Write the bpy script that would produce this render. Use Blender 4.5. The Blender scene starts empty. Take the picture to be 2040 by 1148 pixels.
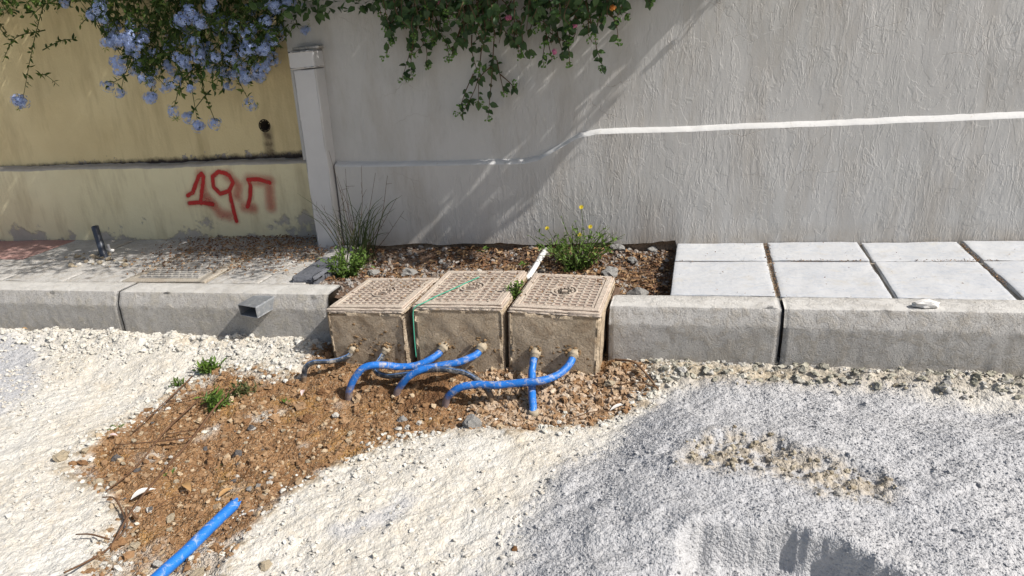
import bpy, bmesh, math, random
import numpy as np
from mathutils import Vector, Matrix, Quaternion

SCN = bpy.context.scene
COL = SCN.collection
rng = np.random.default_rng(11)
random.seed(11)
SL = 0.056                       # the street climbs this much per metre to the right

# ------------------------------------------------------------------ camera
FPX, PW, PH = 1380.0, 2040.0, 1148.0
def unit(v):
    v = np.asarray(v, float); return v / np.linalg.norm(v)
_down = unit((130, 3556, FPX))
_D = np.array((395, -549, FPX)); _dy = unit(_D - _down * np.dot(_D, _down))
_up = -_down
_X = np.cross(_dy, _up)
if _X[0] < 0: _X = -_X
RC = np.array([_X, _dy, _up])    # lens axes -> world axes
CAM = np.array([0, 0, 1.3])
cam_d = bpy.data.cameras.new('camera'); cam = bpy.data.objects.new('camera', cam_d); COL.objects.link(cam)
cam_d.sensor_width = 36; cam_d.lens = 36 * FPX / PW
cam_d.clip_start = 0.02; cam_d.clip_end = 500
m3 = np.column_stack([RC @ (1, 0, 0), RC @ (0, -1, 0), RC @ (0, 0, -1)])
mw = Matrix([list(r) + [0] for r in m3] + [[0, 0, 0, 1]])
mw.translation = Vector(CAM); cam.matrix_world = mw
SCN.camera = cam

# ------------------------------------------------------------------ light
SUN = unit((1.0, -0.17, 1.0))
w = bpy.data.worlds.new('World'); SCN.world = w; w.use_nodes = True
nt = w.node_tree
sky = nt.nodes.new('ShaderNodeTexSky'); sky.sky_type = 'NISHITA'; sky.sun_disc = False
sky.sun_elevation = math.asin(SUN[2]); sky.sun_rotation = math.atan2(SUN[0], SUN[1])
sky.air_density = 1.0; sky.dust_density = 3.0; sky.ozone_density = 0.6
nt.links.new(sky.outputs[0], nt.nodes['Background'].inputs[0])
nt.nodes['Background'].inputs[1].default_value = 0.095
sd = bpy.data.lights.new('sun', 'SUN'); so = bpy.data.objects.new('sun', sd); COL.objects.link(so)
sd.energy = 4.9; sd.angle = math.radians(0.5); sd.color = (1.0, 0.965, 0.92)
so.rotation_euler = Vector(SUN).to_track_quat('Z', 'Y').to_euler(); so.location = (6, -2, 8)
vs = SCN.view_settings
vs.view_transform = 'Standard'; vs.look = 'None'; vs.gamma = 1; vs.use_curve_mapping = False
vs.exposure = 0.33

# ------------------------------------------------------------------ helpers: maths
def ray(px, py): return RC @ unit((px - PW / 2, py - PH / 2, FPX))
def at(px, py, y):
    """point of the plane y (heights are measured above the sloping pavement)"""
    r = ray(px, py); p = CAM + (y / r[1]) * r
    return np.array([p[0], p[1], p[2] - SL * p[0]])
def gr(px, py, h):
    """point at height h above / below the pavement"""
    r = ray(px, py); t = (h - CAM[2]) / (r[2] - SL * r[0]); p = CAM + t * r
    return np.array([p[0], p[1], h])

def _hash(ix, iy, iz, seed):
    n = (ix.astype(np.int64) * 374761393 + iy.astype(np.int64) * 668265263 + iz.astype(np.int64) * 2147483647 + seed * 974634777) & 0xffffffff
    n = ((n ^ (n >> 13)) * 1274126177) & 0xffffffff
    n = ((n ^ (n >> 16)) * 2246822519) & 0xffffffff
    return ((n ^ (n >> 15)) & 0xffffff) / float(0xffffff)
def vnoise(x, y, z=0.0, seed=0):
    x, y, z = np.broadcast_arrays(np.asarray(x, float), np.asarray(y, float), np.asarray(z, float))
    ix, iy, iz = np.floor(x), np.floor(y), np.floor(z)
    fx, fy, fz = x - ix, y - iy, z - iz
    u, v, w_ = fx * fx * (3 - 2 * fx), fy * fy * (3 - 2 * fy), fz * fz * (3 - 2 * fz)
    flat = not np.any(fz)
    def lay(k):
        a = _hash(ix, iy, iz + k, seed); b = _hash(ix + 1, iy, iz + k, seed)
        c = _hash(ix, iy + 1, iz + k, seed); d = _hash(ix + 1, iy + 1, iz + k, seed)
        return (a * (1 - u) + b * u) * (1 - v) + (c * (1 - u) + d * u) * v
    r = lay(0) if flat else lay(0) * (1 - w_) + lay(1) * w_
    return r * 2 - 1
def fbm(x, y, z=0.0, o=4, seed=0, g=.5):
    t, a, s = 0, 1, 0
    for i in range(o):
        k = 2.03 ** i
        t = t + a * vnoise(np.asarray(x) * k + 13.7 * i, np.asarray(y) * k + 7.1 * i, np.asarray(z) * k, seed + i); s += a; a *= g
    return t / s
def sst(a, b, x):
    t = np.clip((x - a) / (b - a), 0, 1); return t * t * (3 - 2 * t)
def sdf(poly, x, y):
    """signed distance to a polygon, positive inside"""
    P = np.asarray(poly)[:, :2]; d = np.full(x.shape, 1e9); ins = np.zeros(x.shape, bool)
    for i in range(len(P)):
        a, b = P[i], P[(i + 1) % len(P)]; e = b - a
        t = np.clip(((x - a[0]) * e[0] + (y - a[1]) * e[1]) / (e @ e + 1e-12), 0, 1)
        d = np.minimum(d, np.hypot(x - a[0] - t * e[0], y - a[1] - t * e[1]))
        c = (a[1] > y) != (b[1] > y)
        with np.errstate(all='ignore'):
            ins ^= c & (x < (b[0] - a[0]) * (y - a[1]) / (b[1] - a[1] + 1e-15) + a[0])
    return np.where(ins, d, -d)
def dseg(pts, x, y):
    d = np.full(x.shape, 1e9)
    for a, b in zip(pts[:-1], pts[1:]):
        a, b = np.asarray(a)[:2], np.asarray(b)[:2]; e = b - a
        t = np.clip(((x - a[0]) * e[0] + (y - a[1]) * e[1]) / (e @ e + 1e-12), 0, 1)
        d = np.minimum(d, np.hypot(x - a[0] - t * e[0], y - a[1] - t * e[1]))
    return d
def smooth_path(P, n=8):
    P = np.asarray(P, float); Q = np.vstack([2 * P[0] - P[1], P, 2 * P[-1] - P[-2]]); out = []
    for i in range(1, len(Q) - 2):
        for t in np.linspace(0, 1, n, endpoint=False):
            a, b, c, d = Q[i - 1], Q[i], Q[i + 1], Q[i + 2]
            out.append(.5 * (2 * b + (c - a) * t + (2 * a - 5 * b + 4 * c - d) * t * t + (3 * b - a - 3 * c + d) * t ** 3))
    out.append(P[-1]); return np.array(out)

# ------------------------------------------------------------------ helpers: meshes
class Buf:
    """collects shapes; each face list is an array of equal-length faces"""
    def __init__(s): s.V = []; s.F = []; s.n = 0; s.A = {}
    def add(s, V, F, **attr):
        V = np.asarray(V, float).reshape(-1, 3)
        if isinstance(F, np.ndarray): F = [F]
        else:
            by = {}
            for f in F: by.setdefault(len(f), []).append(f)
            F = [np.array(v) for v in by.values()]
        for f in F: s.F.append(f + s.n)
        s.V.append(V)
        for k, v in attr.items(): s.A.setdefault(k, []).append(np.broadcast_to(np.asarray(v, float), (len(V),)))
        s.n += len(V)
def finish(name, V, F, mat, parent=None, smooth=False, attrs=None, loc=None, shear=True):
    V = np.array(V, float)
    if shear: V[:, 2] += SL * V[:, 0]
    if parent is not None: o0 = np.array(parent['base'])
    elif loc is not None: o0 = np.array(loc, float)
    else: o0 = np.array([V[:, 0].mean(), V[:, 1].mean(), V[:, 2].min()])
    me = bpy.data.meshes.new(name)
    me.vertices.add(len(V)); me.vertices.foreach_set('co', (V - o0).astype(np.float32).ravel())
    nl = sum(f.size for f in F); npoly = sum(len(f) for f in F)
    me.loops.add(nl); me.polygons.add(npoly)
    me.loops.foreach_set('vertex_index', np.concatenate([f.ravel() for f in F]).astype(np.int32))
    tot = np.concatenate([np.full(len(f), f.shape[1]) for f in F])
    st = np.concatenate([[0], np.cumsum(tot)[:-1]])
    me.polygons.foreach_set('loop_start', st.astype(np.int32))
    me.polygons.foreach_set('use_smooth', np.full(npoly, smooth))
    me.update(calc_edges=True); me.validate()
    for k, v in (attrs or {}).items():
        a = me.attributes.new(k, 'FLOAT', 'POINT'); a.data.foreach_set('value', np.asarray(v, np.float32))
    if mat: me.materials.append(mat)
    o = bpy.data.objects.new(name, me); COL.objects.link(o)
    if parent is not None: o.parent = parent; o['base'] = list(o0)
    else: o.location = o0; o['base'] = list(o0)
    return o
def build(buf, name, mat, parent=None, smooth=False, loc=None):
    return finish(name, np.vstack(buf.V), buf.F, mat, parent, smooth, {k: np.concatenate(v) for k, v in buf.A.items()}, loc)
def tag(o, label=None, cat=None, group=None, kind=None):
    if label: o['label'] = label
    if cat: o['category'] = cat
    if group: o['group'] = group
    if kind: o['kind'] = kind
    return o
def thing(name, loc, label=None, cat=None, group=None, kind=None):
    o = bpy.data.objects.new(name, None); COL.objects.link(o); o.empty_display_size = .05
    l = np.array([loc[0], loc[1], loc[2] + SL * loc[0]]); o.location = l; o['base'] = list(l)
    return tag(o, label, cat, group, kind)

def box_geo(x0, x1, y0, y1, z0, z1):
    V = np.array([(x, y, z) for x in (x0, x1) for y in (y0, y1) for z in (z0, z1)], float)
    F = np.array([(0, 1, 3, 2), (4, 6, 7, 5), (0, 4, 5, 1), (2, 3, 7, 6), (0, 2, 6, 4), (1, 5, 7, 3)])
    return V, F
def bm_box(x0, x1, y0, y1, z0, z1, bev=.006, seg=2, cuts=0, amp=0, freq=20, seed=0):
    bm = bmesh.new(); bmesh.ops.create_cube(bm, size=1)
    for v in bm.verts: v.co = Vector(((x0 + x1) / 2 + v.co.x * (x1 - x0), (y0 + y1) / 2 + v.co.y * (y1 - y0), (z0 + z1) / 2 + v.co.z * (z1 - z0)))
    if cuts: bmesh.ops.subdivide_edges(bm, edges=bm.edges[:], cuts=cuts, use_grid_fill=True)
    if bev:
        sharp = [e for e in bm.edges if len(e.link_faces) == 2 and e.calc_face_angle(0) > .5]
        bmesh.ops.bevel(bm, geom=sharp, offset=bev, segments=seg, affect='EDGES', profile=.5)
    bm.normal_update()
    V = np.array([v.co[:] for v in bm.verts]); Nn = np.array([v.normal[:] for v in bm.verts])
    if amp: V = V + Nn * (fbm(V[:, 0] * freq, V[:, 1] * freq, V[:, 2] * freq, 4, seed) * amp)[:, None]
    F = [[v.index for v in f.verts] for f in bm.faces]; bm.free()
    return V, F
def rigid(V, c, yaw=0, roll=0, pitch=0):
    """turn V about c: yaw about z, roll about y, pitch about x (radians)"""
    R = (Matrix.Rotation(yaw, 3, 'Z') @ Matrix.Rotation(roll, 3, 'Y') @ Matrix.Rotation(pitch, 3, 'X'))
    return (np.asarray(V) - c) @ np.array(R).T + c
def tube_geo(P, r, n=10, cap=True):
    P = np.asarray(P, float); m = len(P); r = np.broadcast_to(np.asarray(r, float), (m,))
    T = np.gradient(P, axis=0); T /= np.linalg.norm(T, axis=1)[:, None] + 1e-12
    a = np.array([0, 0, 1.]) if abs(T[0][2]) < .9 else np.array([1., 0, 0])
    u = np.cross(T[0], a); u /= np.linalg.norm(u); V = []
    th = np.linspace(0, 2 * np.pi, n, endpoint=False)
    for i in range(m):
        u = u - T[i] * (u @ T[i]); u /= np.linalg.norm(u) + 1e-12; v = np.cross(T[i], u)
        V.append(P[i] + r[i] * (np.cos(th)[:, None] * u + np.sin(th)[:, None] * v))
    V = np.vstack(V)
    i, j = np.meshgrid(np.arange(m - 1), np.arange(n), indexing='ij')
    F = [np.stack([i * n + j, i * n + (j + 1) % n, (i + 1) * n + (j + 1) % n, (i + 1) * n + j], -1).reshape(-1, 4)]
    if cap: F += [np.arange(n)[::-1][None, :], (np.arange(n) + (m - 1) * n)[None, :]]
    return V, F
def addtube(b, P, r, n=6, cap=True, **at_):
    V, F = tube_geo(P, r, n, cap)
    s0 = b.n
    for f in F: b.F.append(f + s0)
    b.V.append(V); b.n += len(V)
    for k, v in at_.items(): b.A.setdefault(k, []).append(np.full(len(V), float(v)))
def grid_faces(nu, nv):
    i, j = np.meshgrid(np.arange(nu - 1), np.arange(nv - 1), indexing='ij')
    return np.stack([i * nv + j, (i + 1) * nv + j, (i + 1) * nv + j + 1, i * nv + j + 1], -1).reshape(-1, 4)
def ico(sub, seed, amp=.25, freq=1.3, squash=(1, 1, .7), cuts=5):
    bm = bmesh.new(); bmesh.ops.create_icosphere(bm, subdivisions=sub, radius=1)
    V = np.array([v.co[:] for v in bm.verts]); F = np.array([[v.index for v in f.verts] for f in bm.faces]); bm.free()
    r_ = np.random.default_rng(seed)
    for _ in range(cuts):                                       # broken, planar faces
        n = unit(r_.normal(size=3)); d = r_.uniform(.55, .85)
        k = V @ n - d; V = V - np.where(k > 0, k, 0)[:, None] * n
    V = V * (1 + amp * fbm(V[:, 0] * freq + seed, V[:, 1] * freq, V[:, 2] * freq, 3, seed))[:, None]
    return V * np.array(squash), F

# leaves and petals, vectorised ------------------------------------------------
LEAF_V = np.array([(0, 0, 0), (.28, .30, .05), (.62, .25, .03), (1, 0, -.10), (.62, -.25, .03), (.28, -.30, .05), (.3, 0, 0), (.64, 0, -.03)])
LEAF_F = [np.array([(0, 5, 6), (0, 6, 1), (7, 4, 3), (2, 7, 3)]), np.array([(6, 5, 4, 7), (1, 6, 7, 2)])]
QUAD_V = np.array([(0, 0, 0), (.5, .28, .06), (1, 0, -.05), (.5, -.28, .06)])
QUAD_F = [np.array([(0, 3, 2, 1)])]
def frames(D, Nn):
    D = D / (np.linalg.norm(D, axis=1)[:, None] + 1e-9)
    Y = np.cross(Nn, D); Y /= np.linalg.norm(Y, axis=1)[:, None] + 1e-9
    return D, Y, np.cross(D, Y)
def put(b, LV, LF, P, D, Nn, size, width=1.0, rnd=None):
    P = np.atleast_2d(P); n = len(P); X_, Y_, Z_ = frames(np.atleast_2d(D), np.atleast_2d(Nn))
    size = np.broadcast_to(np.asarray(size, float), (n,)); width = np.broadcast_to(np.asarray(width, float), (n,))
    V = P[:, None] + size[:, None, None] * (LV[None, :, 0, None] * X_[:, None] + (LV[None, :, 1, None] * width[:, None, None]) * Y_[:, None] + LV[None, :, 2, None] * Z_[:, None])
    k = len(LV)
    for f in LF: b.F.append((f[None] + (np.arange(n) * k)[:, None, None]).reshape(-1, f.shape[1]) + b.n)
    b.V.append(V.reshape(-1, 3)); b.n += n * k
    if rnd is None: rnd = rng.random(n)
    b.A.setdefault('rnd', []).append(np.repeat(np.broadcast_to(rnd, (n,)), k))
def rdir(n, up=0.0):
    v = rng.normal(size=(n, 3)); v[:, 2] += up; return v / np.linalg.norm(v, axis=1)[:, None]

# ------------------------------------------------------------------ helpers: materials
def mk(name, rough=.9, spec=.2):
    m = bpy.data.materials.new(name); m.use_nodes = True; t = m.node_tree; b = t.nodes['Principled BSDF']
    b.inputs['Roughness'].default_value = rough; b.inputs['Specular IOR Level'].default_value = spec
    return m, t, b
def nd(t, typ, ins=None, **kw):
    n = t.nodes.new(typ)
    for k, v in kw.items(): setattr(n, k, v)
    for k, v in (ins or {}).items():
        if isinstance(v, bpy.types.NodeSocket): t.links.new(v, n.inputs[k])
        else: n.inputs[k].default_value = v
    return n
def pos(t, sc=(1, 1, 1), off=(0, 0, 0), obj=False):
    src = nd(t, 'ShaderNodeTexCoord').outputs['Object'] if obj else nd(t, 'ShaderNodeNewGeometry').outputs['Position']
    return nd(t, 'ShaderNodeMapping', {'Vector': src, 'Scale': sc, 'Location': off}).outputs[0]
def noi(t, v, s, d=4, r=.55, dist=0): return nd(t, 'ShaderNodeTexNoise', {'Vector': v, 'Scale': s, 'Detail': d, 'Roughness': r, 'Distortion': dist}).outputs[0]
def vor(t, v, s, feature='F1', out='Distance', rand=1): return nd(t, 'ShaderNodeTexVoronoi', {'Vector': v, 'Scale': s, 'Randomness': rand}, feature=feature).outputs[out]
def rmp(t, f, stops):
    n = t.nodes.new('ShaderNodeValToRGB'); e = n.color_ramp.elements
    while len(e) < len(stops): e.new(.5)
    for k, (p, c) in enumerate(stops):
        e[k].position = p; e[k].color = (c, c, c, 1) if not hasattr(c, '__len__') else (*c[:3], 1)
    t.links.new(f, n.inputs[0]); return n.outputs[0]
def mixc(t, f, a, b, blend='MIX'):
    n = t.nodes.new('ShaderNodeMix'); n.data_type = 'RGBA'; n.blend_type = blend
    for i, v in ((0, f), (6, a), (7, b)):
        if isinstance(v, bpy.types.NodeSocket): t.links.new(v, n.inputs[i])
        elif i == 0: n.inputs[0].default_value = v
        else: n.inputs[i].default_value = (*v[:3], 1)
    return n.outputs[2]
def mth(t, op, a, b=0.0, clamp=False):
    n = t.nodes.new('ShaderNodeMath'); n.operation = op; n.use_clamp = clamp
    for i, v in ((0, a), (1, b)):
        if isinstance(v, bpy.types.NodeSocket): t.links.new(v, n.inputs[i])
        else: n.inputs[i].default_value = v
    return n.outputs[0]
def bmp(t, h, dist, normal=None, strength=1.0):
    n = nd(t, 'ShaderNodeBump', {'Height': h, 'Distance': dist, 'Strength': strength})
    if normal is not None: t.links.new(normal, n.inputs['Normal'])
    return n.outputs[0]
def attr(t, name): return nd(t, 'ShaderNodeAttribute', attribute_name=name).outputs['Fac']
def sep(t, v):
    return nd(t, 'ShaderNodeSeparateXYZ', {0: v}).outputs
def setc(t, b, col, normal=None, rough=None):
    if isinstance(col, bpy.types.NodeSocket): t.links.new(col, b.inputs['Base Color'])
    else: b.inputs['Base Color'].default_value = (*col, 1)
    if normal is not None: t.links.new(normal, b.inputs['Normal'])
    if rough is not None: t.links.new(rough, b.inputs['Roughness'])

def mat_grey_wall():
    m, t, b = mk('white_grey_plaster', .7, .25); p = pos(t)
    zone = rmp(t, noi(t, p, 1.6, 2), [(.47, .08), (.57, 1)])
    warp = noi(t, p, 6, 3)
    pv = nd(t, 'ShaderNodeVectorMath', {0: pos(t, (1, 1, .16)), 1: nd(t, 'ShaderNodeCombineXYZ', {0: mth(t, 'MULTIPLY', warp, .05), 1: 0.0, 2: 0.0}).outputs[0]}, operation='ADD').outputs[0]
    s1 = rmp(t, noi(t, pv, 26, 3, .6), [(.50, 0), (.55, .6), (.60, .66), (.70, 1)])
    s2 = rmp(t, noi(t, pv, 60, 3, .6), [(.47, 0), (.53, 1)])
    streak = mth(t, 'MULTIPLY', mth(t, 'ADD', s1, mth(t, 'MULTIPLY', s2, .45)), zone)
    flake = mth(t, 'ADD', rmp(t, noi(t, pos(t, (1, 1, .55)), 7, 4, .6, .6), [(.49, 0), (.505, 1)]), mth(t, 'MULTIPLY', rmp(t, noi(t, pos(t, (1, 1, .4), (3, 1, 2)), 15, 5, .65, .8), [(.54, 0), (.555, 1)]), .7))
    fine = noi(t, p, 90, 4, .65)
    rn_ = nd(t, 'ShaderNodeMath', {0: mth(t, 'SUBTRACT', noi(t, pv, 17, 4, .6), .5)}, operation='ABSOLUTE').outputs[0]
    ridge = mth(t, 'MULTIPLY', rmp(t, rn_, [(.0, 1), (.018, .25), (.035, 0)]), rmp(t, noi(t, p, 3.1, 3), [(.42, 0), (.55, 1)]))
    h = mth(t, 'ADD', mth(t, 'ADD', mth(t, 'MULTIPLY', streak, .45), mth(t, 'MULTIPLY', ridge, .8)), mth(t, 'ADD', mth(t, 'MULTIPLY', flake, .45), mth(t, 'MULTIPLY', fine, .45)))
    cr = vor(t, nd(t, 'ShaderNodeVectorMath', {0: pos(t, (1, 1, 1.7)), 1: nd(t, 'ShaderNodeVectorMath', {0: nd(t, 'ShaderNodeTexNoise', {'Vector': p, 'Scale': 5.0, 'Detail': 5.0}).outputs[1], 'Scale': .25}, operation='SCALE').outputs[0]}, operation='ADD').outputs[0], 1.5, 'DISTANCE_TO_EDGE')
    crack = mth(t, 'MULTIPLY', rmp(t, cr, [(.001, 1), (.0035, 0)]), rmp(t, noi(t, p, 2.1, 2), [(.54, 0), (.6, 1)]))
    c = mixc(t, rmp(t, noi(t, p, 2.2, 5, .6), [(.35, 0), (.7, 1)]), (.445, .436, .415), (.495, .482, .46))
    c = mixc(t, mth(t, 'MULTIPLY', rmp(t, noi(t, pos(t, (1, 1, .22)), 4.5, 6, .72), [(.47, 0), (.72, 1)]), .65), c, (.34, .305, .26))
    foot = rmp(t, mth(t, 'SUBTRACT', sep(t, p)[2], mth(t, 'MULTIPLY', sep(t, p)[0], SL)), [(.0, 1), (.13, 0)])
    c = mixc(t, mth(t, 'MULTIPLY', foot, rmp(t, noi(t, p, 9, 5, .7), [(.35, .1), (.7, .8)])), c, (.36, .31, .25))
    c = mixc(t, mth(t, 'MULTIPLY', crack, .5), c, (.24, .19, .15))
    n = bmp(t, h, .0017); n = bmp(t, mth(t, 'MULTIPLY', crack, -1.0), .001, n)
    setc(t, b, c, n); return m
def mat_yellow(lower=False):
    m, t, b = mk('yellow_plaster_low' if lower else 'yellow_plaster', .85, .15); p = pos(t)
    A, B = ((.76, .69, .46), (.68, .60, .385)) if lower else ((.70, .585, .34), (.61, .495, .275))
    c = mixc(t, rmp(t, noi(t, p, 2.4, 5, .6), [(.3, 0), (.72, 1)]), A, B)
    c = mixc(t, mth(t, 'MULTIPLY', rmp(t, noi(t, pos(t, (1, 1, .2)), 6, 4, .7), [(.5, 0), (.75, 1)]), .45), c, (.30, .22, .11))
    hh = mth(t, 'SUBTRACT', sep(t, p)[2], mth(t, 'MULTIPLY', sep(t, p)[0], SL))
    if lower:
        wear = mth(t, 'ADD', mth(t, 'MULTIPLY', noi(t, p, 4.5, 5, .6), 1.0), mth(t, 'MULTIPLY', hh, -1.1))
        k = rmp(t, mth(t, 'ADD', wear, mth(t, 'MULTIPLY', mth(t, 'SUBTRACT', noi(t, p, 38, 5, .75), .5), .16)), [(.45, 0), (.51, .85)])
        nz_ = sep(t, nd(t, 'ShaderNodeNewGeometry').outputs['Normal'])[2]
        k = mth(t, 'MAXIMUM', k, rmp(t, mth(t, 'ADD', nz_, mth(t, 'MULTIPLY', noi(t, p, 14, 4), .3)), [(.35, 0), (.5, .9)]))
    else:
        wear = mth(t, 'ADD', mth(t, 'MULTIPLY', noi(t, p, 11, 6, .7), 1.0), mth(t, 'MULTIPLY', mth(t, 'SUBTRACT', hh, .6), -1.4))
        k = rmp(t, wear, [(.54, 0), (.555, 1)])
    c = mixc(t, k, c, mixc(t, noi(t, p, 30, 4), (.33, .29, .26), (.46, .42, .38)))
    if not lower:
        st = mth(t, 'MULTIPLY', rmp(t, nd(t, 'ShaderNodeMath', {0: mth(t, 'ADD', sep(t, p)[0], 3.045)}, operation='ABSOLUTE').outputs[0], [(.02, 1), (.06, 0)]), rmp(t, hh, [(.80, 1), (.83, 0)]))
        c = mixc(t, mth(t, 'MULTIPLY', st, rmp(t, noi(t, p, 20, 4), [(.3, .35), (.7, 1)])), c, (.09, .065, .045))
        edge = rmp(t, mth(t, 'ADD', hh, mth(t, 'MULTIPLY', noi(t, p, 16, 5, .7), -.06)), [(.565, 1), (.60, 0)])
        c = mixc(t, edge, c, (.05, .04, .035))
    n = bmp(t, mth(t, 'ADD', mth(t, 'MULTIPLY', k, -1.2), mth(t, 'ADD', noi(t, p, 60, 5, .7), noi(t, p, 7, 3))), .0045)
    setc(t, b, c, n); return m
def mat_concrete(name, base, dark, grain=160, mud=None, pits=.0025, rough=.9):
    m, t, b = mk(name, rough, .2); p = pos(t)
    c = mixc(t, rmp(t, noi(t, p, 3.3, 6, .65), [(.32, 0), (.7, 1)]), base, dark)
    g = noi(t, p, grain, 3, .7)
    c = mixc(t, rmp(t, g, [(.36, .55), (.48, 0)]), c, tuple(x * .45 for x in dark))
    c = mixc(t, rmp(t, g, [(.56, 0), (.72, .5)]), c, tuple(min(.8, x * 1.35) for x in base))
    h = mth(t, 'ADD', g, mth(t, 'MULTIPLY', noi(t, p, 28, 4, .6), .8))
    if mud:
        k = rmp(t, noi(t, p, 15, 7, .75, .4), [(.48, 0), (.62, 1)])
        c = mixc(t, mth(t, 'MULTIPLY', k, .6), c, mixc(t, noi(t, p, 40, 3), mud, tuple(x * .7 for x in mud)))
        h = mth(t, 'ADD', h, mth(t, 'MULTIPLY', k, .8))
    if 'kerb' in name:                                          # sunlit brightness painted into the flat top
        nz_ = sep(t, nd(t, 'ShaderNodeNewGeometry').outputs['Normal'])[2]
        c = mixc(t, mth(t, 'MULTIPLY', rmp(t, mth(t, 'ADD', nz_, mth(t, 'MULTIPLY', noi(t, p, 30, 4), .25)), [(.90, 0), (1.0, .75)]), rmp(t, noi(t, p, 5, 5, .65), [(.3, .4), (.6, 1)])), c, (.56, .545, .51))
    setc(t, b, c, bmp(t, h, pits)); return m
def mat_tile():
    m, t, b = mk('white_stone_tile', .55, .35); p = pos(t)
    oi = nd(t, 'ShaderNodeObjectInfo').outputs['Random']
    c = mixc(t, oi, (.475, .48, .485), (.51, .515, .515))
    c = mixc(t, rmp(t, noi(t, p, 4, 6, .65), [(.35, 0), (.75, .7)]), c, (.40, .41, .425))
    ve = rmp(t, noi(t, pos(t, (1, 2.2, 1)), 3.2, 6, .7, 1.6), [(.47, 0), (.495, 1), (.52, 0)])
    c = mixc(t, mth(t, 'MULTIPLY', ve, .5), c, (.30, .34, .40))
    c = mixc(t, rmp(t, noi(t, p, 9, 5, .7), [(.56, 0), (.78, .7)]), c, (.42, .385, .32))
    setc(t, b, c, bmp(t, mth(t, 'ADD', noi(t, p, 40, 5, .65), mth(t, 'MULTIPLY', noi(t, p, 10, 2), 1.5)), .0022)); return m
def mat_plain(name, col, rough=.6, spec=.3, var=.25, scale=8, bump=.001, dust=None, dust_amt=.5, obj=False, metallic=0):
    m, t, b = mk(name, rough, spec); p = pos(t, obj=obj); b.inputs['Metallic'].default_value = metallic
    c = mixc(t, rmp(t, noi(t, p, scale, 5, .65), [(.3, 0), (.7, 1)]), col, tuple(x * (1 - var) for x in col))
    if dust:
        k = rmp(t, noi(t, p, scale * 2.2, 6, .75, .5), [(.62 - .25 * dust_amt, 0), (.72 - .2 * dust_amt, 1)])
        c = mixc(t, mth(t, 'MULTIPLY', k, .85), c, dust)
        n = bmp(t, mth(t, 'ADD', mth(t, 'MULTIPLY', k, .6), noi(t, p, scale * 12, 3)), bump)
        setc(t, b, c, n, mth(t, 'MAXIMUM', mth(t, 'MULTIPLY', k, .9), rough)); return m
    setc(t, b, c, bmp(t, noi(t, p, scale * 12, 4), bump)); return m
def mat_stone(name, cols, bump=.004, scale=60):
    """loose stones: tone per stone"""
    m, t, b = mk(name, .95, .1); p = pos(t)
    r = nd(t, 'ShaderNodeObjectInfo').outputs['Random']
    k = len(cols)
    c = rmp(t, r, [((i + .5) / k, c_) for i, c_ in enumerate(cols)])
    c = mixc(t, rmp(t, noi(t, p, scale, 4), [(.35, .35), (.6, 0)]), c, tuple(x * .55 for x in cols[0]))
    setc(t, b, c, bmp(t, noi(t, p, scale * 2, 4), bump)); return m
def mat_leaf(name, cols, trans=.3, rough=.5, useobj=False):
    m, t, b = mk(name, rough, .35)
    f = attr(t, 'rnd')
    if useobj: f = mth(t, 'FRACT', mth(t, 'ADD', f, nd(t, 'ShaderNodeObjectInfo').outputs['Random']))
    k = len(cols); c = rmp(t, f, [(i / max(1, k - 1), c_) for i, c_ in enumerate(cols)])
    t.links.new(c, b.inputs['Base Color'])
    tr = nd(t, 'ShaderNodeBsdfTranslucent', {'Color': c}); ms = nd(t, 'ShaderNodeMixShader', {0: trans, 1: b.outputs[0], 2: tr.outputs[0]})
    t.links.new(ms.outputs[0], t.nodes['Material Output'].inputs[0]); return m
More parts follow.
